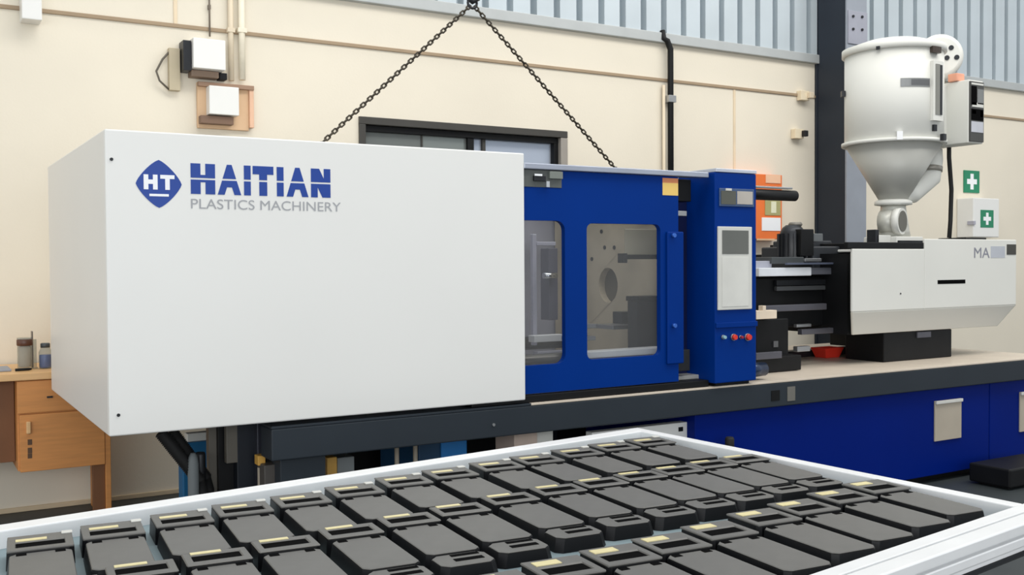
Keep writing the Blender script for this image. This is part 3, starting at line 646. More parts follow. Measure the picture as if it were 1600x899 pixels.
# support block
a, b = at(1381, 520, Y=4.76), at(1487, 560, Y=4.76)
build('support_block', box(a.x, b.x, 4.76, 5.10, BZ + 0.001, cbot - 0.002), M_black, mc, 0.006)
build('slide_saddle', box(a.x + .4, b.x, 5.101, 5.6, BZ + 0.051, cbot - 0.002), M_black, mc, 0.006)
build('support_bracket', box(a.x + .35, a.x + .5, 4.75, 4.76, cbot - .05, cbot - 0.01), mat('rail_dull', (98, 98, 106), 0.35, 0.5), mc)
build('support_post', box(b.x + .09, b.x + .12, 5.2, 5.3, BZ + .001, cbot), M_cream, mc)
build('slide_rail', box(5.3, 6.9, 5.35, 5.45, BZ + .001, BZ + .05), M_dark, mc, 0.004)
rt = at(1286, 535, Y=5.2); rb = at(1314, 549, Y=5.2)
redt = MB(); zz0 = BZ + 0.002; zz1 = BZ + .075
redt.add([(rt.x + .03, 5.20, zz0), (rt.x + .17, 5.20, zz0), (rt.x + .17, 5.30, zz0), (rt.x + .03, 5.30, zz0), (rt.x, 5.18, zz1), (rt.x + .20, 5.18, zz1), (rt.x + .20, 5.32, zz1), (rt.x, 5.32, zz1),
          (rt.x + .015, 5.19, zz1), (rt.x + .185, 5.19, zz1), (rt.x + .185, 5.31, zz1), (rt.x + .015, 5.31, zz1), (rt.x + .04, 5.205, zz0 + .01), (rt.x + .16, 5.205, zz0 + .01), (rt.x + .16, 5.295, zz0 + .01), (rt.x + .04, 5.295, zz0 + .01)],
         [(0, 1, 2, 3), (0, 1, 5, 4), (1, 2, 6, 5), (2, 3, 7, 6), (3, 0, 4, 7), (4, 5, 9, 8), (5, 6, 10, 9), (6, 7, 11, 10), (7, 4, 8, 11), (8, 9, 13, 12), (9, 10, 14, 13), (10, 11, 15, 14), (11, 8, 12, 15), (12, 13, 14, 15)])
solo('parts_tray', redt, M_red, 'small red plastic tray on the machine bed under the black housing', 'tray', (rt.x + .1, 5.25, BZ))

# ------------------------------------------------------------------ hopper dryer
HY = 5.10
hx = at(1396, 200, Y=HY).x; pz = ctl + 0.047
z_cyl0 = at(1396, 226, Y=HY).z; z_lid = at(1396, 84, Y=HY).z; R_ = 0.352
z_con = at(1390, 312, Y=HY).z
hd = thing('hopper_dryer', 'tall ivory hopper dryer with conical base standing on the white injection cover', 'hopper dryer', (hx, HY, pz))
build('drum', MB().lathe(hx, HY, [(R_ * .97, z_cyl0), (R_, z_cyl0 + .005), (R_, z_lid)], 56), M_cream, hd)
build('lid', MB().lathe(hx, HY, [(R_ + .006, z_lid - .02), (R_ + .02, z_lid - .015), (R_ + .02, z_lid + .03), (R_ * .6, z_lid + .085), (.05, z_lid + .10)], 56), M_cream, hd, label='shallow conical lid')
build('ring_band', MB().lathe(hx, HY, [(R_ + .002, z_cyl0 - .012), (R_ + .022, z_cyl0 - .01), (R_ + .022, z_cyl0 + .014), (R_ + .002, z_cyl0 + .016)], 56), M_cream, hd)
build('cone', MB().lathe(hx, HY, [(0.105, z_con), (R_ * .97, z_cyl0 - .012)], 56), mat('cone_shaded_ivory', (176, 176, 170), 0.45, 0.1, var=0.02), hd)  # drum ivory greyed to put the shade of a downward face into the cone
build('neck_flange', MB().lathe(hx, HY, [(.105, z_con - .045), (.135, z_con - .04), (.135, z_con - .015), (.105, z_con)], 32), M_cream, hd)
vm = MB(); vm.lathe(hx, HY, [(.125, pz + .05), (.115, pz + .10), (.09, z_con - .06), (.09, z_con - .045)], 28); 
valve = build('valve_body', vm, mat('valve_grey', (188, 188, 180), 0.4, 0.2), hd)
zc = (pz + z_con) / 2 + 0.0
vc = at(1404, 346, Y=HY - .10); vu = Vector((.28, -.96, 0))
build('valve_barrel', MB().tube([vc - vu * .13, vc - vu * .02], .085, 24), mat('valve_grey', (188, 188, 180), 0.4, 0.2), hd)
build('sight_ring', MB().tube([vc - vu * .02, vc + vu * .03], .098, 24), M_cream, hd)
build('sight_pane', MB().tube([vc + vu * .03, vc + vu * .034], .078, 24), mat('sight_olive', (92, 90, 80), 0.4), hd)
build('base_flange', box(hx - .15, hx + .15, HY - .15, HY + .15, pz + .001, pz + .05), M_cream, hd, 0.006)
build('base_seal', box(hx - .14, hx + .16, HY - .17, HY + .12, pz, pz + .02), M_dark, hd, 0.002)
build('discharge_handle', box(hx - .30, hx - .15, HY - .1, HY - .02, pz + .002, pz + .06), M_cream, hd, 0.004)
build('discharge_grip', box(hx - .32, hx - .28, HY - .1, HY - .02, pz + .002, pz + .10), M_dark, hd, 0.004)
# features on the drum, placed by angle about its axis
def on_drum(name, ang0, ang1, z0, z1, r0, r1, m, n=6):
    mb = MB(); A = [math.radians(ang0 + (ang1 - ang0) * k / n) for k in range(n + 1)]
    vs = [(hx + r * math.cos(a), HY + r * math.sin(a), z) for z in (z0, z1) for r in (r0, r1) for a in A]; N = n + 1
    fs = []
    for k in range(n):
        fs += [(k, k + 1, N + k + 1, N + k), (2 * N + k, 2 * N + k + 1, 3 * N + k + 1, 3 * N + k), (k, k + 1, 2 * N + k + 1, 2 * N + k), (N + k, N + k + 1, 3 * N + k + 1, 3 * N + k)]
    fs += [(0, N, 3 * N, 2 * N), (n, N + n, 3 * N + n, 2 * N + n)]
    return build(name, mb.add(vs, fs), m, hd)
def dz(py): return at(1420, py, Y=HY - .2).z
# the drum faces the camera at about 218 degrees
on_drum('sight_window_frame', 263, 281, dz(192), dz(100), R_ + .001, R_ + .03, M_cream)
on_drum('sight_window', 266, 273, dz(183), dz(105), R_ + .03, R_ + .034, mat('window_grey', (128, 128, 122), 0.3), 3)
on_drum('sight_window_slit', 273, 277, dz(183), dz(106), R_ + .03, R_ + .036, M_dark, 2)
on_drum('rating_plate', 226, 262, dz(140), dz(127), R_ + .001, R_ + .004, mat('plate_mid_grey', (140, 142, 142), 0.4, 0.3), 8)
on_drum('rating_plate_print', 238, 261, dz(138), dz(129), R_ + .004, R_ + .005, mat('plate_dark_grey', (96, 98, 100), 0.4), 8)
on_drum('toggle_latch', 262, 276, z_lid - .06, z_lid - .015, R_ + .003, R_ + .03, mat('latch_brown', (66, 56, 50), 0.4, 0.3), 3)
on_drum('toggle_latch', 138, 146, dz(142), dz(133), R_ + .003, R_ + .03, M_dark, 2)
on_drum('toggle_latch', 200, 204, z_lid - .03, z_lid - .005, R_ + .02, R_ + .026, M_dark, 2)
on_drum('clasp', 222, 228, dz(222), dz(209), R_ + .001, R_ + .03, M_alu, 2)
on_drum('clasp', 276, 282, dz(222), dz(212), R_ + .022, R_ + .05, M_dark, 2)
on_drum('clasp', 266, 271, dz(208), dz(198), R_ + .002, R_ + .02, M_dark, 2)
# blower drum at the upper right
bc = at(1466, 91, Y=HY - .02); bu = Vector((-.70, -.71, 0)); bw = Vector((.71, -.70, 0)); bR = .172
blo = build('blower', MB().tube([bc - bu * .16, bc + bu * .06, bc + bu * .09, bc + bu * .105], [bR, bR, bR * .93, bR * .8], 36), M_cream, hd, label='rounded white blower housing')
for dx, dz_ in ((.075, .055), (.045, -.02), (.115, -.02)):
    c_ = bc + bw * dx + Vector((0, 0, dz_))
    build('blower_vent', MB().tube([c_ + bu * .10, c_ + bu * .112], .019, 10), M_dark, blo)
# air duct hugging the cone
ad = at(1456, 250, Y=HY - .05); ae = at(1428, 303, Y=HY - .05)
build('air_duct', MB().tube([(ad.x, HY - .05, z_cyl0 - .02), (ad.x, HY - .05, ad.z), (ad.x - .02, HY - .05, (ad.z + ae.z) / 2), (ae.x - .03, HY - .05, ae.z), (hx + .05, HY - .05, ae.z + .0)], [.075, .08, .08, .075, .06], 20), M_cream, hd)
build('duct_clamp', MB().tube([(ad.x - .01, HY - .05, ad.z - .05), (ad.x - .015, HY - .05, ad.z - .09)], .085, 20), mat('clamp_grey', (150, 146, 138), 0.4, 0.3), hd)
# control box with its display face
KY = 4.72
kx0 = at(1513, 170, Y=KY).x; kx1 = at(1536, 170, Y=KY).x
kz1 = at(1513, 124, Y=KY).z; kz0 = at(1513, 223, Y=KY).z
kb = build('control_box', box(kx0, kx1, KY, HY + .02, kz0, kz1), M_cream, hd, 0.006, label='ivory control box on the side of the drum')
build('control_box_mount', box(hx + .25, kx0 + .002, HY - .2, HY, kz0 + .03, kz1 - .02), M_cream, hd, 0.006)
build('display_panel', box(kx0 + .006, kx1 - .006, KY - .012, KY, kz0 + .01, kz1 - .012), mat('panel_dark', (62, 62, 60), 0.35), kb, 0.003)
kw = kx1 - kx0; kh = kz1 - kz0
for u0, u1, v0, v1, m in ((.1, .45, .60, .90, M_slot), (.5, .9, .62, .86, mat('panel_grey', (120, 122, 122), 0.4)), (.15, .9, .57, .64, M_keys), (.1, .9, .36, .54, M_slot), (.15, .4, .46, .52, M_keys), (.7, .88, .42, .52, M_keys), (.1, .9, .17, .34, mat('panel_pale', (186, 188, 196), 0.4)), (.1, .9, .92, .95, M_keys)):
    build('panel_element', box(kx0 + kw * u0, kx0 + kw * u1, KY - .015, KY - .012, kz0 + kh * v0, kz0 + kh * v1), m, kb)
q = at(1500, 118, Y=KY + .1)
build('warning_beacon', box(kx0 - .02, kx0 + .07, KY + .08, KY + .16, kz1 + .001, kz1 + .06), mat('salmon_cap', (222, 158, 130), 0.5), kb, 0.006)
# cable down from the control box, and its shelf plate
q0, q1 = at(1483, 226, Y=5.0), at(1487, 366, Y=5.0)
cp = [(q0.x, 5.0, kz0 + .02), (q0.x, 5.0, q0.z - .1), (q0.x + .03, 5.0, (q0.z + q1.z) / 2), (q0.x + .02, 5.0, q1.z + .1), (q1.x - .03, 5.0, ctr + .022)]
build('power_cable', MB().tube(cp, .017, 10), M_rubber, hd)
s0 = at(1425, 368, Y=5.0)
build('cover_rail', box(6.96, at(1534, 368, Y=4.9).x, 4.86, 5.1, ctr + .001, ctr + .02), M_black, mc, 0.003)

# ------------------------------------------------------------------ lifting chain
CY = 5.30
top = at(738, 6, Y=CY)
lk = MB(); R1, r1, Lk = 0.0100, 0.0048, 0.0085
path = [(R1 * math.cos(a), 0, R1 * math.sin(a) + (Lk if math.sin(a) > 0 else -Lk)) for a in [math.radians(22.5 + 45 * i) for i in range(8)]]
pv = [Vector(p) for p in path]; vs = []
for i, p in enumerate(pv):
    t_ = (pv[(i + 1) % 8] - pv[i - 1]).normalized(); nn = Vector((0, 1, 0)); bb = t_.cross(nn)
    vs += [p + (nn * math.cos(math.pi / 2 * k) + bb * math.sin(math.pi / 2 * k)) * r1 for k in range(4)]
lk.add(vs, [(i * 4 + k, i * 4 + (k + 1) % 4, ((i + 1) % 8) * 4 + (k + 1) % 4, ((i + 1) % 8) * 4 + k) for i in range(8) for k in range(4)], True)
M_chain = mat('dull_chain_steel', (70, 64, 54), 0.45, 0.6, var=0.25, scale=40)
lkm = lk.mesh('chain_link'); lkm.materials.append(M_chain)
def chain(label, p0, p1):
    p0, p1 = Vector(p0), Vector(p1); t = thing('lifting_chain', label, 'chain', p1, 'lifting chains')
    dv = p1 - p0; L = dv.length; n = int(L / 0.0285); dv.normalize(); rot = Vector((0, 0, 1)).rotation_difference(dv)
    for i in range(n):
        o = link('chain_link', lkm, None, t, (p0 + dv * (L * (i + .5) / n)) - p1)
        o.rotation_mode = 'QUATERNION'
        o.rotation_quaternion = rot @ Matrix.Rotation(math.pi / 2 * (i % 2) + .3, 4, 'Z').to_quaternion()
    build('eye_bolt', MB().tube([(p1.x, p1.y, p1.z + .01), (p1.x, p1.y, p1.z - 0.02)], .016, 10).tube([(p1.x, p1.y, p1.z - .02), (p1.x, p1.y, p1.z - .03)], .028, 12), M_dark, t)
    return t
e1 = at(508, 219, Y=CY); dd = (e1 - top); e1 = top + dd * ((GZ1 + .03 - top.z) / dd.z)
e2 = at(963, 265, Y=CY); dd = (e2 - top); e2 = top + dd * ((pz1 + .03 - top.z) / dd.z)
chain('steel chain slanting from the hook down to the white guard', top.lerp(e1, .014), e1)
chain('steel chain slanting from the hook down to the blue door section', top.lerp(e2, .014), e2)
hk = thing('crane_hook', 'small dark crane hook joining the two chains at the top edge', 'hook', top)
ring = [(top.x + .03 * math.cos(a), CY, top.z + .004 + .03 * math.sin(a)) for a in [2 * math.pi * i / 16 for i in range(17)]]
build('master_ring', MB().tube(ring, .008, 8), M_dark, hk)
hp = [(top.x - .035, CY, top.z - .026 + .10), (top.x - .03, CY, top.z - .026 + .055), (top.x, CY, top.z - .026 + .04), (top.x + .035, CY, top.z - .026 + .06), (top.x + .035, CY, top.z - .026 + .11), (top.x, CY, top.z - .026 + .15), (top.x, CY, top.z - .026 + .22)]
build('hook_body', MB().tube(hp, [.006, .014, .018, .018, .016, .018, .018], 12), M_dark, hk)
build('hoist_rope', MB().tube([(top.x, CY, top.z + .2), (top.x, CY, 6.0)], .008, 8), M_dark, hk)

# ------------------------------------------------------------------ things on the wall
def wp_(px, py, Y=YW): return at(px, py, Y=Y)
# isolator box and tan back board, upper left
a, b = wp_(302, 58, YW - .16), wp_(353, 110, YW - .16)
ib = thing('isolator_box', 'white wall box with open hinged side above the tan board', 'electrical box', (a.x, YW, b.z))
build('box_body', box(a.x, b.x, YW - .16, YW - .005, b.z, a.z), M_white, ib, 0.005)
build('hinge_plate', box(a.x - .055, a.x - .004, YW - .12, YW - .005, b.z - .015, a.z - .015), M_dark, ib, 0.003)
build('side_channel', box(a.x - .13, a.x - .06, YW - .05, YW - .003, b.z - .14, a.z - .06), mat('channel_tan', (184, 172, 146), 0.6), ib, 0.003)
build('lower_channel', box(a.x, b.x - .03, YW - .10, YW - .004, b.z - .045, b.z - .003), mat('channel_brown', (128, 108, 92), 0.6), ib, 0.003)
build('black_socket', box(b.x - .02, b.x + .03, YW - .08, YW - .003, b.z - .048, b.z - .004), M_black, ib, 0.003)
lp_ = [(a.x - .12, YW - .03, a.z - .08), (a.x - .17, YW - .04, a.z - .14), (a.x - .21, YW - .04, a.z - .22), (a.x - .19, YW - .04, a.z - .28), (a.x - .13, YW - .03, a.z - .33)]
build('cable_loop', MB().tube(lp_, .007, 8), mat('cable_grey', (96, 90, 80), 0.6), ib)
a, b = wp_(308, 128, YW - .03), wp_(396, 205, YW - .03)
tb = thing('tan_board', 'tan mounting board with a plain white cover box on the wall', 'electrical box', (a.x, YW, b.z))
build('backboard', box(a.x, b.x - .03, YW - .03, YW - .003, b.z, a.z), M_board, tb, 0.003)
build('board_edge', box(b.x - .03, b.x, YW - .05, YW - .003, b.z + .02, a.z - .01), mat('board_pink', (226, 184, 154), 0.6), tb, 0.003)
build('board_rail', box(a.x, b.x, YW - .06, YW - .03, a.z - .03, a.z), mat('rail_brown', (152, 122, 100), 0.6), tb, 0.003)
a2, b2 = wp_(327, 133, YW - .12), wp_(374, 181, YW - .12)
build('cover_box', box(a2.x, b2.x, YW - .12, YW - .03, b2.z, a2.z), M_white, tb, 0.005)
build('cover_bracket', box(a2.x - .05, b2.x - .03, YW - .09, YW - .03, b2.z - .06, b2.z - .008), mat('bracket_brown', (118, 92, 74), 0.6), tb, 0.003)
# trunking box, top left corner
a, b = wp_(33, -40, YW - .14), wp_(66, 32, YW - .14)
solo('speaker_box', box(a.x, b.x, YW - .14, YW - .001, b.z, a.z), M_white, 'white box fixed high on the wall in the top left corner', 'wall box', (a.x, YW, b.z), 0.006)
# conduits
def conduit(px, py0, py1, r, m, label, cat='conduit', off=.03, zz=None):
    p0, p1 = wp_(px, py0, YW - off), wp_(px, py1, YW - off)
    ztop = p0.z if zz is None else zz
    t = thing('conduit', label, cat, (p0.x, YW - off, p1.z))
    build('pipe', MB().tube([(p0.x, YW - off, p1.z), (p0.x, YW - off, ztop)], r, 12), m, t)
    build('clip', box(p0.x - r * 1.4, p0.x + r * 1.4, YW - off - r * 1.15, YW - .002, (p1.z + ztop) / 2, (p1.z + ztop) / 2 + .03), m, t, 0.002)
    return t
conduit(360, 0, 126, .018, M_conduit, 'slim cream conduit dropping to the tan board beside the isolator box', off=.03, zz=wz)
conduit(377, 0, 125, .022, mat('conduit_pale', (228, 220, 200), 0.6), 'thick pale conduit running down to the corner of the tan board', off=.035, zz=wz)
conduit(327, 0, 57, .006, mat('conduit_dark', (110, 100, 88), 0.6), 'thin dark cable dropping into the white isolator box', 'cable', off=.02, zz=wz)
# black downpipe
p = wp_(1047, 70, YW - .05); pb = wp_(1047, 300, YW - .05); pt = wp_(1037, 57, YW - .05)
bp = thing('black_pipe', 'black pipe bending out of the cladding and running down the cream wall', 'pipe', (p.x, YW - .05, pb.z))
build('pipe', MB().tube([(pt.x, YW - .03, pt.z + .05), (pt.x, YW - .05, pt.z - .02), (pt.x + .035, YW - .055, p.z + .03), (p.x, YW - .055, p.z - .04), (p.x, YW - .055, p.z - .12), (p.x, YW - .055, 0.9)], .026, 12), M_black, bp)
build('pipe', MB().tube([(p.x - .055, YW - .03, p.z - .35), (p.x - .055, YW - .03, 0.9)], .014, 10), M_conduit, bp)
q = wp_(1047, 155, YW - .05); build('clip', box(p.x - .04, p.x + .04, YW - .085, YW - .003, q.z - .03, q.z + .03), M_steel, bp, 0.003)
# small sockets left of the column
for px, py, lab in ((1252, 141, 'cream socket box near the column, upper of two'), (1243, 201, 'cream socket box with black plug near the column, lower of two')):
    a = wp_(px, py, YW - .06)
    s = thing('socket_box', lab, 'socket', (a.x, YW, a.z - .08), 'socket boxes by the column')
    build('box_body', box(a.x, a.x + .11, YW - .06, YW - .003, a.z - .09, a.z), mat('socket_cream', (226, 212, 184), 0.5), s, 0.004)
    build('plug', box(a.x + .08, a.x + .13, YW - .10, YW - .06, a.z - .07, a.z - .015), M_rubber if py > 180 else M_conduit, s, 0.004)
# orange cabinet
a, b = wp_(1150, 270, YW - .12), wp_(1222, 374, YW - .12)
oc = thing('fire_point_cabinet', 'orange wall cabinet with labels behind the blue control cabinet', 'cabinet', (a.x, YW, b.z))
build('cabinet_body', box(a.x, b.x, YW - .12, YW - .003, b.z, a.z), M_orange, oc, 0.005)
def onw(px, py): return at(px, py, Y=YW - .12)
for nm, p0, p1, m in (('top_window', (1196, 273), (1219, 287), mat('peach_panel', (236, 190, 156), 0.4)), ('picture_label', (1195, 312), (1219, 337), mat('olive_label', (168, 164, 112), 0.5)), ('picture_label', (1204, 315), (1212, 333), mat('pale_label', (226, 226, 196), 0.5)),
                     ('notice', (1190, 340), (1219, 361), M_logow), ('lower_panel', (1182, 373), (1210, 376), M_board)):
    p, q = onw(*p0), onw(*p1); build(nm, box(p.x, q.x, YW - .126 - (.002 if p0[0] == 1204 else 0), YW - .12, q.z, p.z), m, oc)
# first aid sign and box
def cross(mb, cx, cz, s, y0, y1):
    w = s * .32
    mb.prism([(cx - w / 2, cz - s / 2), (cx + w / 2, cz - s / 2), (cx + w / 2, cz - w / 2), (cx + s / 2, cz - w / 2), (cx + s / 2, cz + w / 2), (cx + w / 2, cz + w / 2), (cx + w / 2, cz + s / 2), (cx - w / 2, cz + s / 2), (cx - w / 2, cz + w / 2), (cx - s / 2, cz + w / 2), (cx - s / 2, cz - w / 2), (cx - w / 2, cz - w / 2)], 'y', y0, y1)
    return mb
a, b = wp_(1505, 266), wp_(1529, 302)
fs_ = thing('first_aid_sign', 'green sign with white cross flat on the wall above the first aid box', 'sign', (a.x, YW, b.z))
build('sign_plate', box(a.x, b.x, YW - .012, YW - .001, b.z, a.z), M_green, fs_, 0.002)
build('cross_symbol', cross(MB(), (a.x + b.x) / 2, (a.z + b.z) / 2, .17, YW - .014, YW - .012), M_logow, fs_)
FY = YW - .2
a, b = at(1521, 309, Y=FY), at(1561, 371, Y=FY); bb_ = at(1520, 371, Y=FY)
fb = thing('first_aid_box', 'white first aid box with green cross label hanging on the wall', 'first aid box', (a.x, YW, b.z))
build('box_body', box(a.x, b.x, FY, YW - .002, b.z, a.z), M_white, fb, 0.008)
c0_, c1_ = at(1532, 328, Y=FY), at(1552, 356, Y=FY)
build('cross_label', box(c0_.x, c1_.x, FY - .003, FY, c1_.z, c0_.z), M_green, fb)
build('cross_symbol', cross(MB(), (c0_.x + c1_.x) / 2, (c0_.z + c1_.z) / 2, .13, FY - .005, FY - .003), M_logow, fb)
build('latch', box(a.x - .02, a.x + .015, FY - .02, FY + .06, b.z + .13, b.z + .17), M_greyp, fb, 0.003)

# ------------------------------------------------------------------ desk on the left
DYF = 6.30
dtz = at(40, 586, Y=DYF).z; dr = at(173, 700, Y=DYF).x
dsk = thing('wooden_desk', 'honey wood desk with a hanging drawer cupboard against the wall', 'desk', (dr - .9, DYF, 0))
build('desk_top', box(dr - 2.0, dr + .02, DYF - .02, YW - .02, dtz - .03, dtz + .012), M_woodlt, dsk, 0.004)
dl = at(145, 700, Y=DYF).x
build('leg', box(dl, dr - .03, DYF + .02, DYF + .05, 0, dtz - .031), M_wooddk, dsk, 0.003)
build('leg', box(dr - .03, dr, DYF, YW - .05, 0, dtz - .031), M_wood, dsk, 0.003)
build('leg', box(dr - 1.98, dr - 1.94, DYF, YW - .05, 0, dtz - .031), M_wood, dsk, 0.003)
u0 = at(28, 700, Y=DYF).x; uz0 = at(100, 732, Y=DYF).z; uz1 = dtz - .032; dm = at(100, 643, Y=DYF).z
build('cupboard_body', box(u0, dl + .06, DYF + .018, YW - .06, uz0 + .005, uz1), M_wood, dsk, 0.002)
dw = build('drawer', box(u0, dr - .032, DYF - .004, DYF + .017, dm + .004, uz1 - .004), M_wood, dsk, 0.003)
q = at(79, 620, Y=DYF); build('drawer_lock', box(q.x - .02, q.x + .01, DYF - .012, DYF - .004, q.z - .006, q.z + .004), M_dark, dw)
cd = build('cupboard_door', box(u0 + .01, dr - .032, DYF - .006, DYF + .017, uz0, dm - .004), M_wood, dsk, 0.003)
q = at(44, 668, Y=DYF); build('door_handle', box(q.x - .012, q.x + .012, DYF - .03, DYF - .006, q.z - .035, q.z + .035), M_woodlt, cd, 0.006)
for py0, py1 in ((687, 695), (700, 708), (709, 716)):
    p, q = at(43, py0, Y=DYF), at(50, py1, Y=DYF); build('sticker', box(p.x, q.x, DYF - .008, DYF - .006, q.z, p.z), mat('sticker_brown', (92, 66, 44), 0.6), cd)
build('modesty_panel', box(dr - 1.94, u0 - .004, DYF + .12, DYF + .14, 0.40, dtz - .032), M_wooddk, dsk, 0.002)
tz = dtz + .013
def jar(name, px, Y, r, h, label, cat, m, extra=None):
    x = at(px, 560, Y=Y).x; t = thing(name, label, cat, (x, Y, tz)); return x, t
x, t = jar('pencil_jar', 39, 6.5, .03, .2, 'clear glass jar holding dark sticks on the wooden desk', 'jar', None)
jt = at(39, 528, Y=6.5).z
build('glass_body', MB().lathe(x, 6.5, [(.036, tz), (.040, tz + .01), (.040, jt - .01), (.042, jt)], 24), M_gl_clear, t)
build('brown_rim', MB().lathe(x, 6.5, [(.0405, jt - .045), (.0435, jt - .04), (.0435, jt - .012), (.0405, jt - .008)], 24), mat('amber_brown', (86, 52, 36), 0.4), t)
build('filling', MB().lathe(x, 6.5, [(.032, tz + .015), (.035, tz + .02), (.035, tz + .13), (.02, tz + .14)], 20), mat('sand_filling', (188, 176, 160), 0.7), t)
x, t = jar('glass_stand', 54, 6.52, .03, .2, 'thin upright acrylic stand beside the glass jar', 'stand', None)
st = at(54, 518, Y=6.52).z
build('upright_sheet', box(x - .012, x - .006, 6.52, 6.58, tz + .005, st), mat('smoked_edge', (88, 78, 70), 0.3), t, 0.001)
build('foot_sheet', box(x - .012, x + .018, 6.52, 6.58, tz, tz + .006), M_gl_clear, t, 0.001)
build('back_sheet', box(x - .006, x + .018, 6.576, 6.58, tz + .006, st - .05), M_gl_clear, t)
x, t = jar('blue_bottle', 71, 6.5, .03, .2, 'small glass bottle of blue liquid with a dark cap, half hidden by the guard', 'bottle', None)
bt = at(71, 540, Y=6.5).z
build('bottle_body', MB().lathe(x, 6.5, [(.032, tz), (.036, tz + .01), (.036, bt - .04), (.026, bt - .015), (.022, bt - .01)], 24), M_gl_clear, t)
build('liquid', MB().lathe(x, 6.5, [(.029, tz + .004), (.033, tz + .012), (.033, tz + .075), (.03, tz + .08)], 20), mat('ink_blue', (30, 78, 158), 0.3), t)
build('cap', MB().lathe(x, 6.5, [(.026, bt - .012), (.026, bt + .01), (.022, bt + .014)], 20), mat('cap_slate', (70, 76, 80), 0.4), t)
x0_ = at(-14, 574, Y=6.45).x; x1_ = at(17, 574, Y=6.45).x
solo('flat_folder', box(x0_, x1_, 6.42, 6.66, tz, tz + .012), mat('folder_blue_grey', (150, 156, 168), 0.5), 'flat blue grey folder lying near the end of the wooden desk', 'folder', (x0_, 6.42, tz), 0.003)
xp = at(33, 574, Y=6.4).x
solo('marker_pen', MB().tube([(xp - .03, 6.4, tz + .008), (xp + .04, 6.41, tz + .008), (xp + .055, 6.412, tz + .008)], [.008, .008, .005], 10), M_black, 'black pen lying on the desk in front of the jar', 'pen', (xp, 6.4, tz))

cq = at(1578, 768, Z=0)
bcs = MB().box(cq.x, cq.x + .6, cq.y, cq.y + .3, 0.015, .14)
ct = thing('black_tool_case', 'black tool case on the floor at the right edge beside the blue base', 'case', (cq.x, cq.y, 0))
build('case_body', bcs, M_black, ct, 0.012)
for fx in (.06, .5): build('case_foot', box(cq.x + fx, cq.x + fx + .05, cq.y + .05, cq.y + .25, 0, .0149), M_rubber, ct)
build('case_handle', MB().tube([(cq.x + .2, cq.y, .08), (cq.x + .2, cq.y - .03, .08), (cq.x + .36, cq.y - .03, .08), (cq.x + .36, cq.y, .08)], .008, 8), M_rubber, ct)

# ------------------------------------------------------------------ tray table with casings
TZ, TB = 0.80, 0.750
def L2(p, q, x): return p[1] + (q[1] - p[1]) * (x - p[0]) / (q[0] - p[0])
FO = ((0.227, 3.145), (2.743, 3.487))        # far rail, outer line
NI = ((1.768, 1.633), (2.789, 1.774))        # near rail, inner line
XL = -0.20
far_l, far_r = (XL, L2(*FO, XL)), (2.715, L2(*FO, 2.715))
ni_l, ni_r = (XL, L2(*NI, XL)), (2.80, L2(*NI, 2.80))
tt = thing('tray_table', 'aluminium framed sorting table with blue grey surface in the foreground', 'table', (1.0, 2.4, 0))
dirF = Vector((FO[1][0] - FO[0][0], FO[1][1] - FO[0][1], 0)).normalized(); outF = Vector((-dirF.y, dirF.x, 0)); outN = -outF
V3 = lambda p, z=0: Vector((p[0], p[1], z))
wF = 0.075
prof_far = [(0, TZ - .07), (0, TZ), (-wF, TZ), (-wF, TZ - .07)]
build('far_rail', MB().profile(prof_far, V3(far_l), V3(far_r), outF), M_alu, tt, 0.004)
pn = [(0, TB - .02), (0, TZ), (.046, TZ), (.046, TZ - .012), (.054, TZ - .012), (.054, TZ), (.105, TZ), (.108, TZ - .004), (.108, TZ - .028), (.092, TZ - .028), (.092, TZ - .037), (.108, TZ - .037), (.110, TZ - .04), (.110, TZ - .060), (.104, TZ - .064), (.104, TZ - .076), (.06, TZ - .076), (.06, TB - .02)]
build('near_rail', MB().profile(pn, V3(ni_l), V3((2.80, ni_r[1])) + dirF * .05, outN), M_alu, tt, 0.002)
cl = MB().profile([(.085, TZ - .095), (.085, TZ - .077), (.106, TZ - .077), (.106, TZ - .085), (.098, TZ - .095)], V3(ni_l), V3((2.80, ni_r[1])) + dirF * .05, outN)
build('rail_trim', cl, M_dark, tt)
# end rail between far and near corners
e_out0, e_out1 = Vector((far_r[0] + .012, far_r[1], 0)), Vector((2.818, ni_r[1], 0))
dE = (e_out1 - e_out0).normalized(); oE = Vector((-dE.y, dE.x, 0))
build('end_rail', MB().profile([(0.0, TZ - .07), (0.0, TZ + .0005), (-.05, TZ + .0005), (-.05, TZ - .07)], e_out0, e_out1, oE), M_alu, tt, 0.004)
build('end_rail', MB().profile([(0, TZ - .07), (0, TZ), (.05, TZ), (.05, TZ - .07)], V3(far_l), V3(ni_l), Vector((1, 0, 0))), M_alu, tt, 0.004)
surf = MB().prism([(far_l[0], far_l[1] - .02), (far_r[0] - .01, far_r[1] - .02), (2.79, ni_r[1] + .002), (ni_l[0], ni_l[1] + .002)], 'z', TB - .02, TB)
build('table_surface', surf, M_trayb, tt)
for x, y in ((-.10, 2.95), (-.10, 1.50), (2.62, 3.30), (2.62, 1.85)):
    build('leg', box(x - .03, x + .03, y - .03, y + .03, 0, TB - .021), M_alu, tt, 0.004)
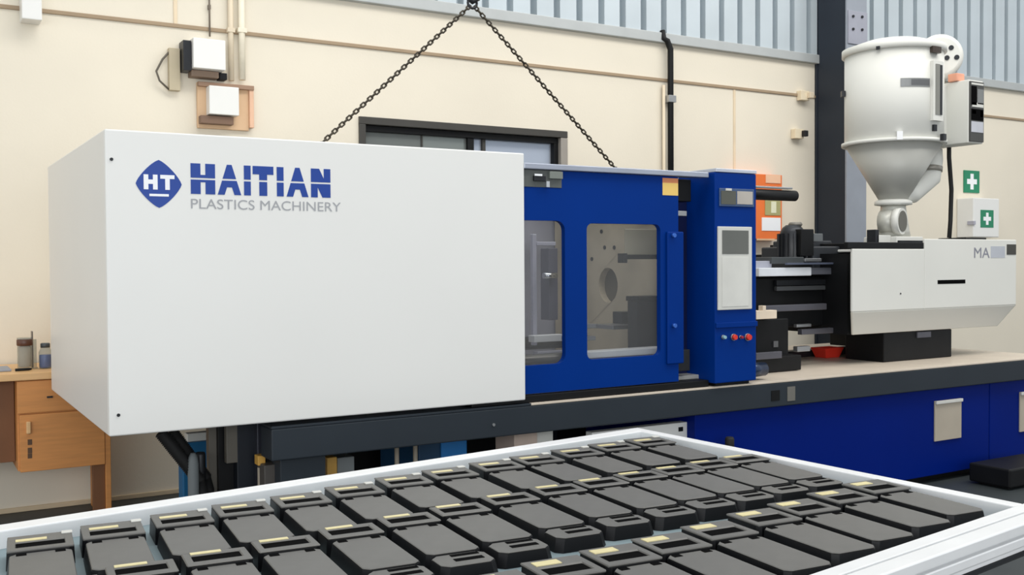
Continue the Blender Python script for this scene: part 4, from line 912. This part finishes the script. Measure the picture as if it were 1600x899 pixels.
# small corner stand at the right behind the table
# mouldings: local origin under the slot centre, +y towards the head
def octo(x0, x1, y0, y1, c): return [(x0 + c, y0), (x1 - c, y0), (x1, y0 + c), (x1, y1 - c), (x1 - c, y1), (x0 + c, y1), (x0, y1 - c), (x0, y0 + c)]
def frustum(mb, p0, p1, z0, z1):
    n = len(p0); mb.add([(x, y, z0) for x, y in p0] + [(x, y, z1) for x, y in p1], [tuple(range(n)), tuple(range(2 * n - 1, n - 1, -1))] + [(i, (i + 1) % n, n + (i + 1) % n, n + i) for i in range(n)])
    return mb
def part_meshes(foot, back, gold):
    r = {}; hz = .052; bz = .044; e = .003
    sx, sy = .058, .027
    # black lower shell of the head; top greyed for reflected light, slot cut through
    r['head_shell'] = (frustum(MB(), octo(-.0805, .0805, -.056, back + .003, .012), octo(-.0785, .0785, -.054, back, .012), 0, hz - .006), M_part, 0)
    h = MB(); sl = [(-sx, -sy), (sx, -sy), (sx, sy), (-sx, sy)]; o4 = [(-.078, -.054), (.078, -.054), (.078, back), (-.078, back)]
    vs = [(x, y, z) for z in (hz - .006, hz) for x, y in sl + o4]
    fs = []
    for b_ in (0, 8): fs += [(b_ + i, b_ + (i + 1) % 4, b_ + 4 + (i + 1) % 4, b_ + 4 + i) for i in range(4)]
    fs += [(i, (i + 1) % 4, 8 + (i + 1) % 4, 8 + i) for i in range(4)] + [(4 + i, 4 + (i + 1) % 4, 12 + (i + 1) % 4, 12 + i) for i in range(4)]
    r['head_top'] = (h.add(vs, fs), M_ptop, .003)
    r['slot'] = (MB().box(-sx + .001, sx - .001, -sy + .001, sy - .001, hz - .0058, hz - .0035), M_slot, 0)
    y1, y0 = -.057, -.335
    r['body_shell'] = (frustum(MB(), octo(-.079, .079, y0 - .005, y1, .014), octo(-.073, .073, y0, y1, .014), 0, bz - .004), M_part, 0)
    r['body_top'] = (MB().prism(octo(-.072, .072, y0 + .002, y1 - .001, .014), 'z', bz - .004, bz), M_ptop, .003)
    r['contact_strip'] = (MB().box(-.058, gold[2], gold[0], gold[1], hz, hz + .002), M_gold, 0)
    for s in (-1, 1): r['step_shade' + ('' if s < 0 else '2')] = (MB().box(s * .045 - .012, s * .045 + .012, -.080, -.063, bz, bz + .0012), M_slot, 0)  # flat dark squares painting the shade at the head step
    if foot:
        r['foot_shell'] = (frustum(MB(), octo(-.080, .080, y0 - .105, y0 - .007, .018), octo(-.072, .072, y0 - .10, y0 - .001, .018), 0, bz - .008), M_part, 0)
        r['foot_top'] = (MB().prism(octo(-.071, .071, y0 - .098, y0 - .003, .018), 'z', bz - .008, bz - .005), M_ptop, .002)
        r['foot_slot'] = (MB().box(-.020, .055, y0 - .026, y0 - .010, bz - .005, bz - .0038), M_slot, 0)
        r['foot_slot2'] = (MB().box(-.025, .052, y0 - .066, y0 - .046, bz - .005, bz - .0038), M_slot, 0)
    elif back > .09:
        r['clip'] = (MB().box(.052, .079, back - .03, back - .008, hz, hz + .004), M_keys, .001)  # pale tab standing for the glint on the head's right rim
    return {k: (mb.mesh(k.rstrip('2')), m, bv) for k, (mb, m, bv) in r.items()}
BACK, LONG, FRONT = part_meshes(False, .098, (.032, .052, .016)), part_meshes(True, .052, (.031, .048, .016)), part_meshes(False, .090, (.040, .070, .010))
ordn = ['first', 'second', 'third', 'fourth', 'fifth', 'sixth', 'seventh', 'eighth', 'ninth', 'tenth', 'eleventh', 'twelfth', 'thirteenth', 'fourteenth', 'fifteenth']
R1_ = [(0.113, 2.846), (0.300, 2.871), (0.482, 2.896), (0.672, 2.92), (0.852, 2.946), (1.036, 2.961), (1.224, 2.994), (1.416, 3.038), (1.602, 3.063), (1.802, 3.089), (1.984, 3.11), (2.185, 3.14), (2.374, 3.162), (2.561, 3.174)][1:]
R2_ = [(0.30, 2.462), (0.478, 2.499), (0.657, 2.508), (0.838, 2.53), (1.028, 2.557), (1.212, 2.585), (1.39, 2.612), (1.584, 2.65), (1.775, 2.673), (1.95, 2.684), (2.122, 2.697), (2.289, 2.702), (2.456, 2.716), (2.622, 2.725)]
R3_ = [(1.14, 1.94), (1.326, 1.964), (1.503, 1.975), (1.678, 1.991), (1.865, 2.017), (2.069, 2.056), (2.251, 2.08), (2.453, 2.114), (2.647, 2.146)]
def moulding(x, y, rz, meshes, label, group):
    o = D.objects.new('plastic_casing', None); COL.objects.link(o); o.empty_display_size = .03
    o.location = (x, y, TB + .0005); o.rotation_euler = (0, 0, rz)
    o['label'] = label; o['category'] = 'casing'; o['group'] = group
    for k, (me, m, bv) in meshes.items():
        link(k.rstrip('2'), me, m, o, (0, 0, 0), bevel=bv, seg=1)
    return o
S = 1.0
for rows, meshes, nm in ((R1_, BACK, 'back row along the far rail'), (R2_, LONG, 'middle row'), (R3_, FRONT, 'front row by the near rail')):
    for i, (x, y) in enumerate(rows):
        lab = '%s black plastic casing from the left in the %s' % (ordn[i], nm)
        moulding(x, y, math.radians(-5 + random.uniform(-.5, .5)), meshes, lab, 'casings in the ' + nm)
